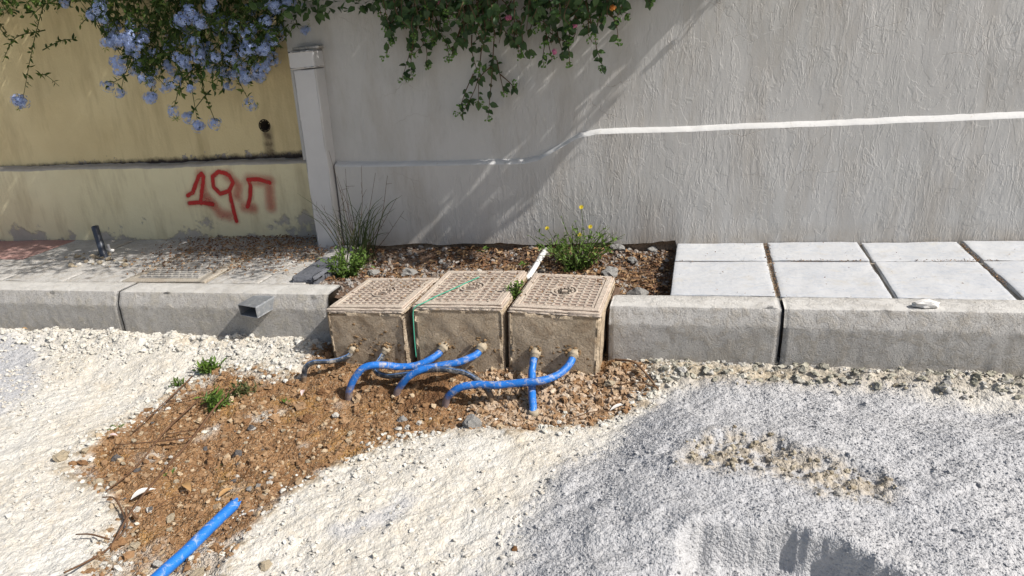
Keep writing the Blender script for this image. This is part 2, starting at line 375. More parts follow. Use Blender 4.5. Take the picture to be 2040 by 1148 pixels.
def mat_ground():
    """road rubble, brown soil and grey gravel: what lies where is a mask of the real materials"""
    out = {}
    for name in ('chalk_rubble', 'brown_soil', 'grey_gravel'):
        m, t, b = mk(name, .97, .08); p = pos(t)
        wn = nd(t, 'ShaderNodeTexNoise', {'Vector': p, 'Scale': 14.0, 'Detail': 3.0}).outputs[1]
        pw = nd(t, 'ShaderNodeVectorMath', {0: p, 1: nd(t, 'ShaderNodeVectorMath', {0: wn, 'Scale': .02}, operation='SCALE').outputs[0]}, operation='ADD').outputs[0]
        big = noi(t, p, 2.3, 6, .65); mid = noi(t, p, 16, 5, .65)
        v1 = nd(t, 'ShaderNodeTexVoronoi', {'Vector': pw, 'Scale': 75.0}); v2 = nd(t, 'ShaderNodeTexVoronoi', {'Vector': pw, 'Scale': 190.0})
        r1 = sep(t, v1.outputs['Color'])[0]; r2 = sep(t, v2.outputs['Color'])[0]
        chalk = mixc(t, rmp(t, big, [(.35, 0), (.68, 1)]), (.545, .525, .475), (.50, .455, .375))
        chalk = mixc(t, rmp(t, r1, [(.0, .55), (.35, 0)]), chalk, (.41, .395, .36))
        chalk = mixc(t, rmp(t, r1, [(.75, 0), (1, .6)]), chalk, (.60, .585, .55))
        chalk = mixc(t, mth(t, 'MULTIPLY', rmp(t, noi(t, p, 7, 6, .7), [(.56, 0), (.7, 1)]), .45), chalk, (.47, .385, .27))
        soil = mixc(t, rmp(t, big, [(.38, 0), (.6, 1)]), (.235, .13, .064), (.285, .165, .08))
        soil = mixc(t, rmp(t, mid, [(.5, 0), (.68, .8)]), soil, (.34, .215, .115))
        soil = mixc(t, rmp(t, noi(t, p, 3.7, 4, .6), [(.54, 0), (.64, .7)]), soil, (.33, .19, .065))
        soil = mixc(t, rmp(t, noi(t, p, 4.6, 5, .7), [(.54, 0), (.66, .8)]), soil, (.15, .075, .035))
        soil = mixc(t, rmp(t, r1, [(.0, .6), (.3, 0)]), soil, (.12, .062, .03))
        soil = mixc(t, rmp(t, r2, [(.86, 0), (.95, .7)]), soil, (.42, .34, .24))
        grey = mixc(t, rmp(t, big, [(.35, 0), (.7, 1)]), (.395, .395, .40), (.42, .415, .41))
        grey = mixc(t, mth(t, 'MULTIPLY', rmp(t, noi(t, pos(t, (1, 1, 1), (4, 2, 0)), 1.7, 4, .6), [(.50, 0), (.75, 1)]), .3), grey, (.31, .315, .325))
        grey = mixc(t, rmp(t, r2, [(.0, .4), (.25, 0)]), grey, (.25, .25, .255))
        grey = mixc(t, rmp(t, r2, [(.7, 0), (1, .5)]), grey, (.50, .50, .50))
        c = mixc(t, attr(t, 'grey'), chalk, grey)
        c = mixc(t, attr(t, 'tan'), c, mixc(t, rmp(t, r1, [(.2, 0), (.8, 1)]), (.25, .205, .14), (.42, .36, .27)))
        soil = mixc(t, mth(t, 'MULTIPLY', attr(t, 'damp'), .85), soil, (.115, .058, .028))
        c = mixc(t, attr(t, 'soil'), c, soil)
        h = mth(t, 'ADD', mth(t, 'MULTIPLY', v1.outputs['Distance'], -.9), mth(t, 'ADD', mth(t, 'MULTIPLY', v2.outputs['Distance'], -.5), mth(t, 'MULTIPLY', mid, .5)))
        setc(t, b, c, bmp(t, h, {'chalk_rubble': .0038, 'brown_soil': .011, 'grey_gravel': .0052}[name])); out[name] = m
    return out

MUD = (.33, .22, .12); DUSTC = (.46, .41, .33)
M = dict(
    grey=mat_grey_wall(), yel=mat_yellow(), yel_low=mat_yellow(True), tile=mat_tile(),
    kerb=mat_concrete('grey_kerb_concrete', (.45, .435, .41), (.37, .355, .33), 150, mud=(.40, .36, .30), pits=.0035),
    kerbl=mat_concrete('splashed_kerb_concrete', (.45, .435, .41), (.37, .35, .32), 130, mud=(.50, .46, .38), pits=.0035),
    slab=mat_concrete('pale_paving_concrete', (.48, .465, .435), (.36, .345, .32), 90, mud=(.40, .35, .28), pits=.002),
    plate=mat_concrete('dirty_cover_concrete', (.34, .325, .30), (.24, .22, .195), 70, mud=(.44, .42, .38), pits=.002),
    pink=mat_concrete('faded_red_paving', (.36, .20, .17), (.40, .27, .24), 90, pits=.0015),
    darkstone=mat_concrete('dark_grey_stone', (.12, .125, .14), (.085, .09, .10), 70),
    mortar=mat_concrete('joint_mortar', (.42, .39, .33), (.27, .22, .165), 120),
    box=mat_concrete('muddy_box_concrete', (.47, .385, .285), (.385, .305, .21), 120, mud=(.36, .26, .165), pits=.004),
    lid=mat_concrete('dusty_cover', (.50, .43, .355), (.40, .325, .265), 90, mud=(.55, .48, .39), pits=.0018),
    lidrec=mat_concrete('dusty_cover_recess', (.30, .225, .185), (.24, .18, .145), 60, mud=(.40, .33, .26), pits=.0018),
    paint=mat_plain('old_white_paint', (.55, .54, .53), .7, .25, .12, 3, .0006),
    ledge=mat_plain('sunlit_ledge_white', (.56, .555, .54), .7, .25, .12, 5, .0015, dust=(.40, .37, .32), dust_amt=.12),  # ledge painted whiter than the wall to give it a sunlit glare
    rubb=mat_concrete('brown_footing', (.36, .27, .19), (.20, .135, .09), 60, pits=.006),
    bedsoil=mat_concrete('dark_bed_soil', (.17, .115, .08), (.10, .065, .045), 70, pits=.008),
    blue=mat_plain('blue_plastic_pipe', (.018, .165, .56), .45, .4, .3, 14, .0012, dust=(.42, .40, .38), dust_amt=.42),
    blue2=mat_plain('dusty_blue_pipe', (.018, .165, .55), .4, .45, .2, 12, .0012, dust=(.30, .36, .48), dust_amt=.30),
    black=mat_plain('black_poly_hose', (.035, .045, .06), .45, .4, .3, 14, .0012, dust=(.32, .30, .27), dust_amt=.55),
    hosestripe=mat_plain('hose_stripe', (.10, .20, .42), .5, .3, .2, 14, .0006),
    mudm=mat_plain('dried_mud', MUD, .95, .1, .5, 30, .006), collar=mat_plain('muddy_fitting', (.44, .37, .27), .8, .2, .35, 40, .002),
    steel=mat_plain('galvanised_tube', (.34, .36, .38), .45, .5, .35, 18, .001, dust=(.5, .5, .48), dust_amt=.35, metallic=.55),
    tubein=mat_plain('tube_inside', (.10, .10, .10), .8, .2),
    blacktube=mat_plain('black_tube', (.045, .055, .075), .4, .45, .3, 10, .0006),
    white=mat_plain('white_plastic', (.72, .71, .68), .5, .3, .12, 20, .001, dust=(.5, .44, .36), dust_amt=.2),
    hole=mat_plain('hole_lining', (.05, .04, .03), .95, .1), twig=mat_plain('dry_twig', (.20, .12, .07), .9, .1, .5, 40, .002),
    stalk=mat_plain('dry_stalk', (.15, .085, .05), .9, .1, .4, 30, .001), stem=mat_plain('green_stem', (.075, .10, .03), .7, .2, .4, 30, .001),
    bark=mat_plain('brown_stem', (.13, .085, .05), .85, .2, .4, 40, .001),
    string=mat_plain('green_string', (.07, .36, .24), .8, .2, .2, 40, .0004), scrap=mat_plain('white_scrap', (.72, .70, .66), .7, .2, .15, 30, .002),
    pleaf=mat_leaf('plumbago_leaf', [(.026, .055, .011), (.045, .09, .018), (.075, .13, .025), (.13, .19, .04)], .35),
    pflower=mat_leaf('plumbago_petal', [(.30, .38, .66), (.36, .46, .74), (.46, .56, .80)], .25, .6),
    pbud=mat_leaf('plumbago_bud', [(.16, .22, .04), (.30, .34, .06)], .3),
    lleaf=mat_leaf('lantana_leaf', [(.030, .060, .024), (.048, .092, .028), (.068, .125, .035)], .25, .5, True),
    lbud=mat_leaf('lantana_bud', [(.09, .19, .04), (.14, .25, .055)], .25), lpink=mat_leaf('lantana_pink', [(.55, .12, .30), (.65, .25, .35)], .3),
    lorange=mat_leaf('lantana_orange', [(.75, .25, .05), (.8, .40, .10)], .3),
    weed=mat_leaf('weed_leaf', [(.07, .13, .02), (.11, .19, .03), (.16, .25, .05)], .35), grass=mat_leaf('grass_blade', [(.05, .075, .025), (.09, .12, .04), (.16, .16, .07)], .3),
    yflower=mat_leaf('yellow_petal', [(.80, .62, .03), (.85, .70, .06)], .3),
    dry=mat_leaf('dry_leaf', [(.09, .045, .025), (.17, .085, .04), (.26, .15, .07), (.36, .25, .14)], .1, .8),
    dryleaf=mat_leaf('tan_dry_leaf', [(.42, .23, .09), (.46, .30, .14)], .2, .7), redleaf=mat_leaf('red_dry_leaf', [(.40, .10, .05)], .2, .7),
    greyleaf=mat_leaf('pale_dry_leaf', [(.36, .31, .23)], .2, .8),
    st_chalk=mat_stone('chalk_stones', [(.53, .51, .46), (.60, .585, .54), (.47, .445, .40), (.55, .505, .43)]),
    st_soil=mat_stone('soil_clods', [(.225, .13, .066), (.265, .16, .085), (.32, .21, .12), (.19, .105, .052), (.42, .33, .22)]),
    st_grey=mat_stone('grey_grains', [(.30, .30, .305), (.40, .40, .405), (.46, .46, .46), (.36, .36, .365)]),
    st_tan=mat_stone('tan_crumbs', [(.40, .36, .28), (.54, .50, .40), (.33, .29, .22), (.60, .56, .45)]),
    st_rimr=mat_stone('olive_rubble', [(.30, .285, .225), (.40, .38, .31), (.24, .225, .185), (.46, .44, .37), (.35, .34, .32)]), st_crust=mat_stone('crust_crumbs', [(.27, .23, .165), (.34, .30, .23), (.42, .37, .27), (.22, .18, .13), (.33, .32, .30)]), st_rim=mat_stone('kerb_rubble', [(.50, .48, .43), (.60, .58, .53), (.44, .42, .37), (.56, .54, .47)]), st_brk=mat_stone('broken_tan_stones', [(.30, .20, .12), (.42, .31, .21), (.34, .25, .17), (.52, .43, .33), (.24, .14, .075)]),
    st_bed=mat_stone('bed_pebbles', [(.33, .31, .285), (.18, .125, .09), (.44, .41, .37), (.14, .10, .075), (.27, .23, .19)]),
)
_t = M['paint'].node_tree
G = mat_ground()

def mat_spray():
    m, t, b = mk('red_spray_paint', .7, .2); p = pos(t)
    a = mth(t, 'MULTIPLY', attr(t, 'paint'), mth(t, 'MULTIPLY', rmp(t, noi(t, p, 140, 3, .7), [(.25, .45), (.5, 1)]), rmp(t, noi(t, p, 26, 5, .75), [(.30, .55), (.46, 1)])))
    setc(t, b, mixc(t, noi(t, p, 20, 3), (.52, .035, .03), (.42, .03, .03)))
    ms = nd(t, 'ShaderNodeMixShader', {0: a, 1: nd(t, 'ShaderNodeBsdfTransparent').outputs[0], 2: b.outputs[0]})
    t.links.new(ms.outputs[0], t.nodes['Material Output'].inputs[0]); return m
M['spray'] = mat_spray()

# ================================================================== GROUND
SOIL_PX = [(590, 752), (650, 700), (820, 690), (1010, 700), (1215, 715), (1290, 745), (1310, 775), (1250, 815), (1190, 838), (1060, 852), (950, 838), (860, 848), (760, 872), (660, 925), (570, 965),
           (500, 1030), (440, 1100), (415, 1160), (160, 1160), (190, 1080), (235, 1005), (185, 955), (140, 922), (195, 872), (262, 830), (330, 790), (372, 755), (440, 738), (540, 752)]
GREY_PX = [(1225, 826), (1330, 786), (1420, 756), (1700, 752), (1850, 764), (2060, 800), (2300, 850), (2300, 1400), (980, 1400), (1015, 1130), (1045, 1000), (1105, 930), (1180, 862)]
soil_poly = [gr(x, y, -.34) for x, y in SOIL_PX]
grey_poly = [gr(x, y, -.28) for x, y in GREY_PX]
blue_poly = [gr(x, y, -.30) for x, y in [(-300, 650), (20, 672), (85, 692), (60, 745), (10, 800), (-300, 900)]]
dust_polys = [[gr(x, y, -.37) for x, y in q] for q in ([(660, 1075), (720, 1030), (800, 985), (830, 1000), (800, 1030), (730, 1065), (690, 1085)], [(920, 1150), (950, 1125), (975, 1148), (960, 1200), (920, 1200)])]
patch_poly = [gr(x, y, -.24) for x, y in [(1370, 905), (1410, 880), (1470, 862), (1560, 868), (1600, 895), (1680, 918), (1760, 955), (1740, 975), (1660, 968), (1580, 935), (1480, 912), (1420, 915)]]
scarp = np.array([gr(x, y, -.24)[:2] for x, y in [(1280, 1046), (1355, 1040), (1460, 1030), (1560, 1036), (1640, 1052), (1720, 1082), (1800, 1118), (1900, 1170), (2000, 1240)]])

def kerb_y(x): return 3.20 + (3.10 - 3.20) * sst(-2.2, -1.8, x)
def ground(x, y, full=False):
    wx = x + .055 * fbm(x * 5, y * 5, o=4, seed=3) + .012 * fbm(x * 40, y * 40, o=2, seed=5)
    wy = y + .045 * fbm(x * 5 + 50, y * 5, o=4, seed=4) + .012 * fbm(x * 40 + 9, y * 40, o=2, seed=6)
    soil = sdf(soil_poly, wx, wy); grey = sdf(grey_poly, wx, wy); blu = sdf(blue_poly, wx, wy)
    dust = np.maximum(sdf(dust_polys[0], wx, wy), sdf(dust_polys[1], wx, wy)); pat = sdf(patch_poly, wx, wy)
    h = -.285 - .065 * sst(0, .45, 3.1 - y) - .012 * (3.1 - y)
    n1 = fbm(x * 3.1, y * 3.1, o=4, seed=20); n2 = fbm(x * 22, y * 22, o=4, seed=21, g=.6); n3 = fbm(x * 70, y * 70, o=3, seed=22, g=.6)
    ky = kerb_y(x)
    clear = 1 - sst(-2.0, -1.86, x) * (1 - sst(-.42, -.34, x))
    rim = np.exp(-((y - ky + .09) / .085) ** 2) * clear
    h = h + rim * (.030 + .035 * fbm(x * 6, y * 6, o=3, seed=25)) + rim * .022 * n2
    h = h + .020 * n1 + .008 * n2 + .004 * n3
    # streaks pressed into the chalk by machine tracks
    u = (x * .80 + y * .60); v = (-x * .60 + y * .80)
    h = h + .006 * fbm(v * 28, u * 3, o=3, seed=27) * sst(-.02, .1, -soil)
    sm = sst(-.03, .07, soil)
    near = sst(2.2, 2.75, y)
    h = h + sm * (-.026 + .014 * near + .022 * fbm(x * 13, y * 13, o=4, seed=30, g=.62) + .010 * np.abs(fbm(x * 34, y * 34, o=3, seed=31)))
    h = h - .012 * np.exp(-((x + 1.25) / .45) ** 2 - ((y - 2.66) / .12) ** 2)
    gm = sst(-.10, .50, grey); gm2 = sst(-.08, .16, grey)
    h = h + gm * .085 + gm2 * (.006 + .020 * n1 - .004 * n2)
    pm = sst(-.09, .07, pat + .05 * n2 + .05 * n1)
    h = h + pm * (-.022 + .024 * n2 + .026 * np.abs(fbm(x * 30, y * 30, o=3, seed=33))) + .016 * np.exp(-((pat + .05) / .04) ** 2) * (y > np.interp(x, [p[0] for p in patch_poly[:7]], [p[1] for p in patch_poly[:7]]) - .04)
    ys = np.interp(x, scarp[:, 0], scarp[:, 1]) + .02 * fbm(x * 12, y * 12, o=3, seed=36)
    sm_ = sst(0, .062, ys - y + .012 * np.abs(fbm(x * 26, y * 8, o=3, seed=38))) * sst(scarp[1][0] - .01, scarp[1][0] + .06, x + .03 * n2)
    h = h - sm_ * (.14 + .02 * fbm(x * 18, y * 18, o=3, seed=37)) + .012 * np.exp(-((y - ys - .03) / .05) ** 2) * gm
    # rough lumps in the grey gravel beside the chalk
    lump = np.exp(-(((x + .12) / .10) ** 2 + ((y - 2.33) / .16) ** 2))
    h = h + lump * .018 * np.abs(fbm(x * 32, y * 32, o=3, seed=40))
    if not full: return h
    A = dict(soil=sst(-.05, .045, soil + .035 * n2 + .03 * n1) * (1 - .7 * sst(.0, .45, fbm(x * 5.5, y * 5.5, o=4, seed=44) + .55 * sst(1.9, 1.5, y) + .5 * sst(.12, .0, soil) - .18)), grey=np.maximum(np.maximum(sst(-.13, .13, grey + .16 * n1 + .05 * n2), sst(-.10, .10, blu + .06 * n1)), sst(-.04, .05, dust + .02 * n2) * .8),
             damp=sst(-.05, .12, soil) * np.exp(-((x + 1.15) / .62) ** 2 - ((y - 2.76) / .20) ** 2) * sst(-.35, .25, n2 + n1),
             tan=np.maximum(np.maximum(pm * .8 * sst(-.4, .3, n2 + .2), .55 * rim * sst(-.3, .5, n1) + rim * .6 * (x > -.4)), .85 * sst(-.11, -.02, soil + .06 * n1) * sst(.12, .0, soil) * sst(-.25, .25, n2)))
    return h, A, soil, grey
STEP = .0068
gx = np.arange(-5.6, 2.35, STEP); gy = np.arange(1.15, 3.235, STEP)
X_, Y_ = np.meshgrid(gx, gy, indexing='ij'); xs, ys_ = X_.ravel(), Y_.ravel()
HH, AT, SO, GRY = ground(xs, ys_, True)
Vg = np.column_stack([xs, ys_, HH]); Fg = grid_faces(len(gx), len(gy))
fs = SO[Fg[:, 0]] > 0; fg = (GRY[Fg[:, 0]] > 0) & ~fs; fr = ~fs & ~fg
def region(name, mask, mat, label):
    F = Fg[mask]; u, inv = np.unique(F, return_inverse=True)
    o = finish(name, Vg[u], [inv.reshape(F.shape)], mat, None, True, {k: v[u] for k, v in AT.items()})
    tag(o, label, None, None, 'structure'); return o
region('road', fr, G['chalk_rubble'], 'unpaved road surface of compacted chalky rubble')
region('soil', fs, G['brown_soil'], 'brown soil of the dug trench in front of the meter boxes')
region('gravel_ground', fg, G['grey_gravel'], 'heaped fine grey gravel in front of the kerb')
# the ground runs on beyond, lower, to the far side
b = Buf(); nx = np.linspace(-40, 40, 41); ny = np.linspace(-40, 3.9, 23); xx, yy = np.meshgrid(nx, ny, indexing='ij')
b.add(np.column_stack([xx.ravel(), yy.ravel(), np.full(xx.size, -.52)]), grid_faces(41, 23), soil=0, grey=0, tan=0, damp=0)
tag(build(b, 'ground', G['chalk_rubble']), 'chalky ground running on around the road works', kind='structure')

# ------------------------------------------------ loose grains (geometry-node points)
def scatter(name, P, sc3, mat, label, seed=1, tilt=3.1):
    P = np.array(P, float); P[:, 2] += SL * P[:, 0]
    me = bpy.data.meshes.new(name); me.vertices.add(len(P)); me.vertices.foreach_set('co', P.astype(np.float32).ravel())
    a = me.attributes.new('sc', 'FLOAT_VECTOR', 'POINT'); a.data.foreach_set('vector', np.asarray(sc3, np.float32).ravel())
    me.materials.append(mat)
    o = bpy.data.objects.new(name, me); COL.objects.link(o)
    g = bpy.data.node_groups.new(name + '_nodes', 'GeometryNodeTree')
    g.interface.new_socket('Geometry', in_out='INPUT', socket_type='NodeSocketGeometry'); g.interface.new_socket('Geometry', in_out='OUTPUT', socket_type='NodeSocketGeometry')
    N = g.nodes; L = g.links
    i = N.new('NodeGroupInput'); ou = N.new('NodeGroupOutput')
    icn = N.new('GeometryNodeMeshIcoSphere'); icn.inputs['Radius'].default_value = 1; icn.inputs['Subdivisions'].default_value = 2
    sp = N.new('GeometryNodeSetPosition'); nz = N.new('ShaderNodeTexNoise'); nz.inputs['Scale'].default_value = 1.1; nz.inputs['Detail'].default_value = 1.0
    nz.noise_dimensions = '4D'; nz.inputs['W'].default_value = seed * 3.7
    sb = N.new('ShaderNodeVectorMath'); sb.operation = 'SUBTRACT'; sb.inputs[1].default_value = (.5, .5, .5); sl = N.new('ShaderNodeVectorMath'); sl.operation = 'SCALE'; sl.inputs['Scale'].default_value = 2.6
    L.new(nz.outputs[1], sb.inputs[0]); L.new(sb.outputs[0], sl.inputs[0]); L.new(sl.outputs[0], sp.inputs['Offset']); L.new(icn.outputs[0], sp.inputs['Geometry'])
    sh = N.new('GeometryNodeSetShadeSmooth'); sh.inputs['Shade Smooth'].default_value = False; L.new(sp.outputs[0], sh.inputs[0])
    sm = N.new('GeometryNodeSetMaterial'); sm.inputs['Material'].default_value = mat; L.new(sh.outputs[0], sm.inputs['Geometry'])
    ip = N.new('GeometryNodeInstanceOnPoints'); L.new(i.outputs[0], ip.inputs['Points']); L.new(sm.outputs[0], ip.inputs['Instance'])
    na = N.new('GeometryNodeInputNamedAttribute'); na.data_type = 'FLOAT_VECTOR'; na.inputs['Name'].default_value = 'sc'; L.new(na.outputs[0], ip.inputs['Scale'])
    rv = N.new('FunctionNodeRandomValue'); rv.data_type = 'FLOAT_VECTOR'; rv.inputs[0].default_value = (-.5, -.5, -tilt); rv.inputs[1].default_value = (.5, .5, tilt); rv.inputs['Seed'].default_value = seed
    L.new(rv.outputs[0], ip.inputs['Rotation']); L.new(ip.outputs[0], ou.inputs[0])
    md = o.modifiers.new('grains', 'NODES'); md.node_group = g
    return tag(o, label, None, None, 'stuff')
def sizes(n, lo, hi, p=2.2):
    s = lo + (hi - lo) * rng.random(n) ** p
    return np.column_stack([s * rng.uniform(.8, 1.3, n), s * rng.uniform(.7, 1.1, n), s * rng.uniform(.5, .85, n)])
def on_ground(n, cond, lo, hi, p=2.2, xr=(-5.0, 2.0), yr=(1.3, 3.2), sink=.25):
    x = rng.uniform(*xr, n); y = rng.uniform(*yr, n); h, A, s, g = ground(x, y, True)
    k = cond(x, y, A, s, g); x, y, h = x[k], y[k], h[k]; sc = sizes(len(x), lo, hi, p)
    return np.column_stack([x, y, h + sc[:, 2] * sink]), sc
cl = lambda x: (x < -1.95) | (x > -.38)
P1, S1 = on_ground(42000, lambda x, y, A, s, g: (s < -.01) & (g < 0) & (rng.random(len(x)) < .16 + .7 * sst(-.1, .45, fbm(x * 2.6, y * 2.6, o=3, seed=50))), .002, .0115, 3.2)
scatter('rubble_stones', P1, S1, M['st_chalk'], 'loose chalky stone chips on the road', 2)
P1, S1 = on_ground(26000, lambda x, y, A, s, g: (x > -.4) & cl(x) & (y > kerb_y(x) - .20 - .08 * fbm(x * 4, y * 4, seed=52)) & (s < .0) & (g < .06), .003, .021, 3.2)
scatter('kerbside_rubble', P1, S1, M['st_rimr'], 'crumbled olive grey mortar rubble along the foot of the right kerb', 17)
P1, S1 = on_ground(26000, lambda x, y, A, s, g: (x < -.4) & cl(x) & (y > kerb_y(x) - .26 - .08 * fbm(x * 4, y * 4, seed=52)) & (s < .0) & (g < .02), .003, .020, 3.6)
scatter('kerbside_rubble', P1, S1, M['st_rim'], 'crumbled pale mortar rubble along the foot of the left kerb', 3)
P1, S1 = on_ground(36000, lambda x, y, A, s, g: (s > -.02) & (rng.random(len(x)) > .8 * A['damp']), .002, .0125, 4.2)
scatter('soil_clods', P1, S1, M['st_soil'], 'brown clods and small stones in the trench', 4)
P1, S1 = on_ground(2600, lambda x, y, A, s, g: (s > -.01) & (rng.random(len(x)) < .25 + .75 * sst(2.2, 2.6, y)), .008, .026, 2.2)
scatter('soil_lumps', P1, S1, M['st_soil'], 'bigger brown lumps of soil in the trench', 14)
P1, S1 = on_ground(150000, lambda x, y, A, s, g: (s < 0) & (A['grey'] > .25 + .5 * rng.random(len(x))) & (A['tan'] < .5), .0013, .0044, 4.0)
scatter('gravel_grains', P1, S1, M['st_grey'], 'fine grey gravel grains', 5)
P1, S1 = on_ground(2600, lambda x, y, A, s, g: (A['grey'] > .4) & (s < -.02) & (rng.random(len(x)) < sst(.0, .45, fbm(x * 3, y * 3, o=3, seed=57))), .004, .011, 2.5)
scatter('gravel_lumps', P1, S1, M['st_grey'], 'bigger caked grains in the grey gravel', 15)
P1, S1 = on_ground(22000, lambda x, y, A, s, g: ((np.abs(s - .03) < .11) & (rng.random(len(x)) < sst(.14, -.02, s)) & (fbm(x * 4, y * 4, o=3, seed=58) > -.1)) | ((s > 0) & (A['soil'] < .55) & (rng.random(len(x)) < .5)), .003, .015, 2.8)
scatter('trench_edge_stones', P1, S1, M['st_rim'], 'pale stones scattered over the edge of the trench', 16)
P1, S1 = on_ground(42000, lambda x, y, A, s, g: (A['tan'] > .15 + .6 * rng.random(len(x))) & (g > .05), .002, .011, 3.0)
scatter('crust_crumbs', P1, S1, M['st_crust'], 'tan crumbs of the broken crust in the gravel heap', 6)
P1, S1 = on_ground(5000, lambda x, y, A, s, g: (s > .02) & (x > -1.0) & (y > 2.45), .004, .018, 2.0, (-1.3, -.2), (2.4, 3.0))
scatter('pale_trench_stones', P1, S1, M['st_brk'], 'pale broken stones heaped below the right meter box', 7)

# ================================================================== WALLS
def ledge_h(x): return np.interp(x, [-2.7, -2.3, -1.9, -1.06, -.96, -.72, -.60, -.2, 1.6, 3.2], [.60, .560, .548, .532, .548, .672, .690, .682, .664, .645]) + .004 * fbm(np.asarray(x) * 5, 0.3, o=3, seed=60)
gw = thing('grey_wall', (0, 4.2, 0), 'long whitish grey plastered wall with a stepped ledge, right of the white post', 'wall')
xs_ = np.arange(-2.36, 3.2, .010)
def wall_noise(x, h, s): return .006 * fbm(x * 1.7, h * 1.7, o=3, seed=s) + .0009 * fbm(x * 14, h * 4.5, o=4, seed=s + 1) + .0004 * fbm(x * 50, h * 14, o=3, seed=s + 2)
b = Buf(); nv = 72; rows = []
foot = .004 + .018 * fbm(xs_ * 5, 0, o=4, seed=63) + .02 * np.maximum(0, fbm(xs_ * 2.2, 4, o=2, seed=64)); foot = np.where(xs_ > -.12, -.02, foot)
for k in range(nv):
    t_ = k / (nv - 1); h = foot + (ledge_h(xs_) - .010 - foot) * t_
    yy = 4.14 + wall_noise(xs_, h, 65)
    rows.append(np.column_stack([xs_, yy, h]))
Lh = ledge_h(xs_)
for f in (0.0, .12, .3, .5, .7, .88, 1.0):
    rows.append(np.column_stack([xs_, 4.143 + wall_noise(xs_, Lh, 65) * (1 - f) + .050 * f, Lh - .006 * (1 - min(1, f * 4)) + .016 * f + .002 * fbm(xs_ * 20, f * 3, o=2, seed=66)]))
nL_ = nv; b.add(np.stack(rows[:nL_], 1).reshape(-1, 3), grid_faces(len(xs_), nL_))
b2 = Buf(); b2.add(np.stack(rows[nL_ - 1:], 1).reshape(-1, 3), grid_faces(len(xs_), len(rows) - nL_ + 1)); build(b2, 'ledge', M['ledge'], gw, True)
# return into the broken foot
i0 = np.arange(len(xs_)); VB = np.vstack([rows[0], rows[0] + (0, .05, .012)]); n_ = len(xs_)
b.add(VB, np.stack([i0[:-1], i0[:-1] + n_, i0[1:] + n_, i0[1:]], -1))
build(b, 'plinth', M['grey'], gw, True)
b = Buf(); rows = []
xu = np.arange(-2.62, 3.2, .010); Lu = ledge_h(xu)
for k in range(110):
    t_ = k / 109; h = Lu + .008 + (1.62 - Lu) * t_
    rows.append(np.column_stack([xu, 4.191 + wall_noise(xu, h, 70), h]))
b.add(np.stack(rows, 1).reshape(-1, 3), grid_faces(len(xu), len(rows)))
build(b, 'upper_plaster', M['grey'], gw, True)
V, F = bm_box(-2.62, 3.2, 4.16, 4.46, 1.622, 1.68, .008); b = Buf(); b.add(V, F); build(b, 'coping', M['grey'], gw)
V, F = box_geo(-2.618, 3.2, 4.23, 4.44, -.3, 1.62); b = Buf(); b.add(V, F); build(b, 'wall_core', M['rubb'], gw)
b = Buf(); xf = np.arange(-2.36, -.1, .012); rows = [np.column_stack([xf, 4.175 + .02 * fbm(xf * 9, k * .9, o=4, seed=72), np.full(len(xf), -.16 + .2 * k / 12)]) for k in range(13)]
b.add(np.stack(rows, 1).reshape(-1, 3), grid_faces(len(xf), 13)); build(b, 'footing', M['rubb'], gw, True)

yw = thing('yellow_wall', (-4.2, 4.45, 0), 'ochre yellow plastered wall with red spray paint, left of the white post', 'wall')
xs2 = np.arange(-7.2, -2.52, .012)
def yledge(x): return np.interp(x, [-7.2, -5.6, -4.1, -2.74], [.64, .605, .572, .562]) + .010 * fbm(x * 3, 2, o=4, seed=80)
yn = lambda x, h, s: .008 * fbm(x * 1.5, h * 1.5, o=3, seed=s) + .0025 * fbm(x * 11, h * 9, o=4, seed=s + 1)
b = Buf(); rows = []; Ly = yledge(xs2)
for k in range(46): h = -.03 + (Ly - .012 + .03) * k / 45; rows.append(np.column_stack([xs2, 4.37 + yn(xs2, h, 81), h]))
for f in (.15, .4, .7, 1): rows.append(np.column_stack([xs2, 4.37 + yn(xs2, Ly, 81) + .085 * f, Ly + .012 * f + .006 * fbm(xs2 * 18, f * 4, o=3, seed=84)]))
b.add(np.stack(rows, 1).reshape(-1, 3), grid_faces(len(xs2), len(rows))); build(b, 'plinth', M['yel_low'], yw, True)
b = Buf(); rows = []; nh = 120
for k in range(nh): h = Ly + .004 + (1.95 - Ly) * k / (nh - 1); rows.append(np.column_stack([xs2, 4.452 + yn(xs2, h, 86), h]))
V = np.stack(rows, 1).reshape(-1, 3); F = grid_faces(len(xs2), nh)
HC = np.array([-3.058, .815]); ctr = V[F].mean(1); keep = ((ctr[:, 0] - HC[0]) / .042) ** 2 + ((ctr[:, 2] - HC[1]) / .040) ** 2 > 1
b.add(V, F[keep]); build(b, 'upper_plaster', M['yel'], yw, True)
th = np.linspace(0, 2 * np.pi, 24, endpoint=False); b = Buf()
ring = lambda r, y: np.column_stack([HC[0] + r * np.cos(th), np.full(24, y), HC[1] + .95 * r * np.sin(th)])
R_ = [ring(.060, 4.466), ring(.046, 4.447), ring(.041, 4.450), ring(.038, 4.60)]
V = np.vstack(R_ + [[[HC[0], 4.6, HC[1]]]]); F = [(k * 24 + i, k * 24 + (i + 1) % 24, (k + 1) * 24 + (i + 1) % 24, (k + 1) * 24 + i) for k in range(3) for i in range(24)] + [(72 + i, 72 + (i + 1) % 24, 96) for i in range(24)]
b.add(V, F); build(b, 'drain_hole', M['hole'], yw, True)
V, F = box_geo(-7.2, -2.63, 4.62, 4.80, -.3, 1.95); b = Buf(); b.add(V, F); build(b, 'wall_core', M['rubb'], yw)
V, F = bm_box(-7.2, -2.63, 4.42, 4.82, 1.955, 2.0, .008); b = Buf(); b.add(V, F); build(b, 'coping', M['yel'], yw)
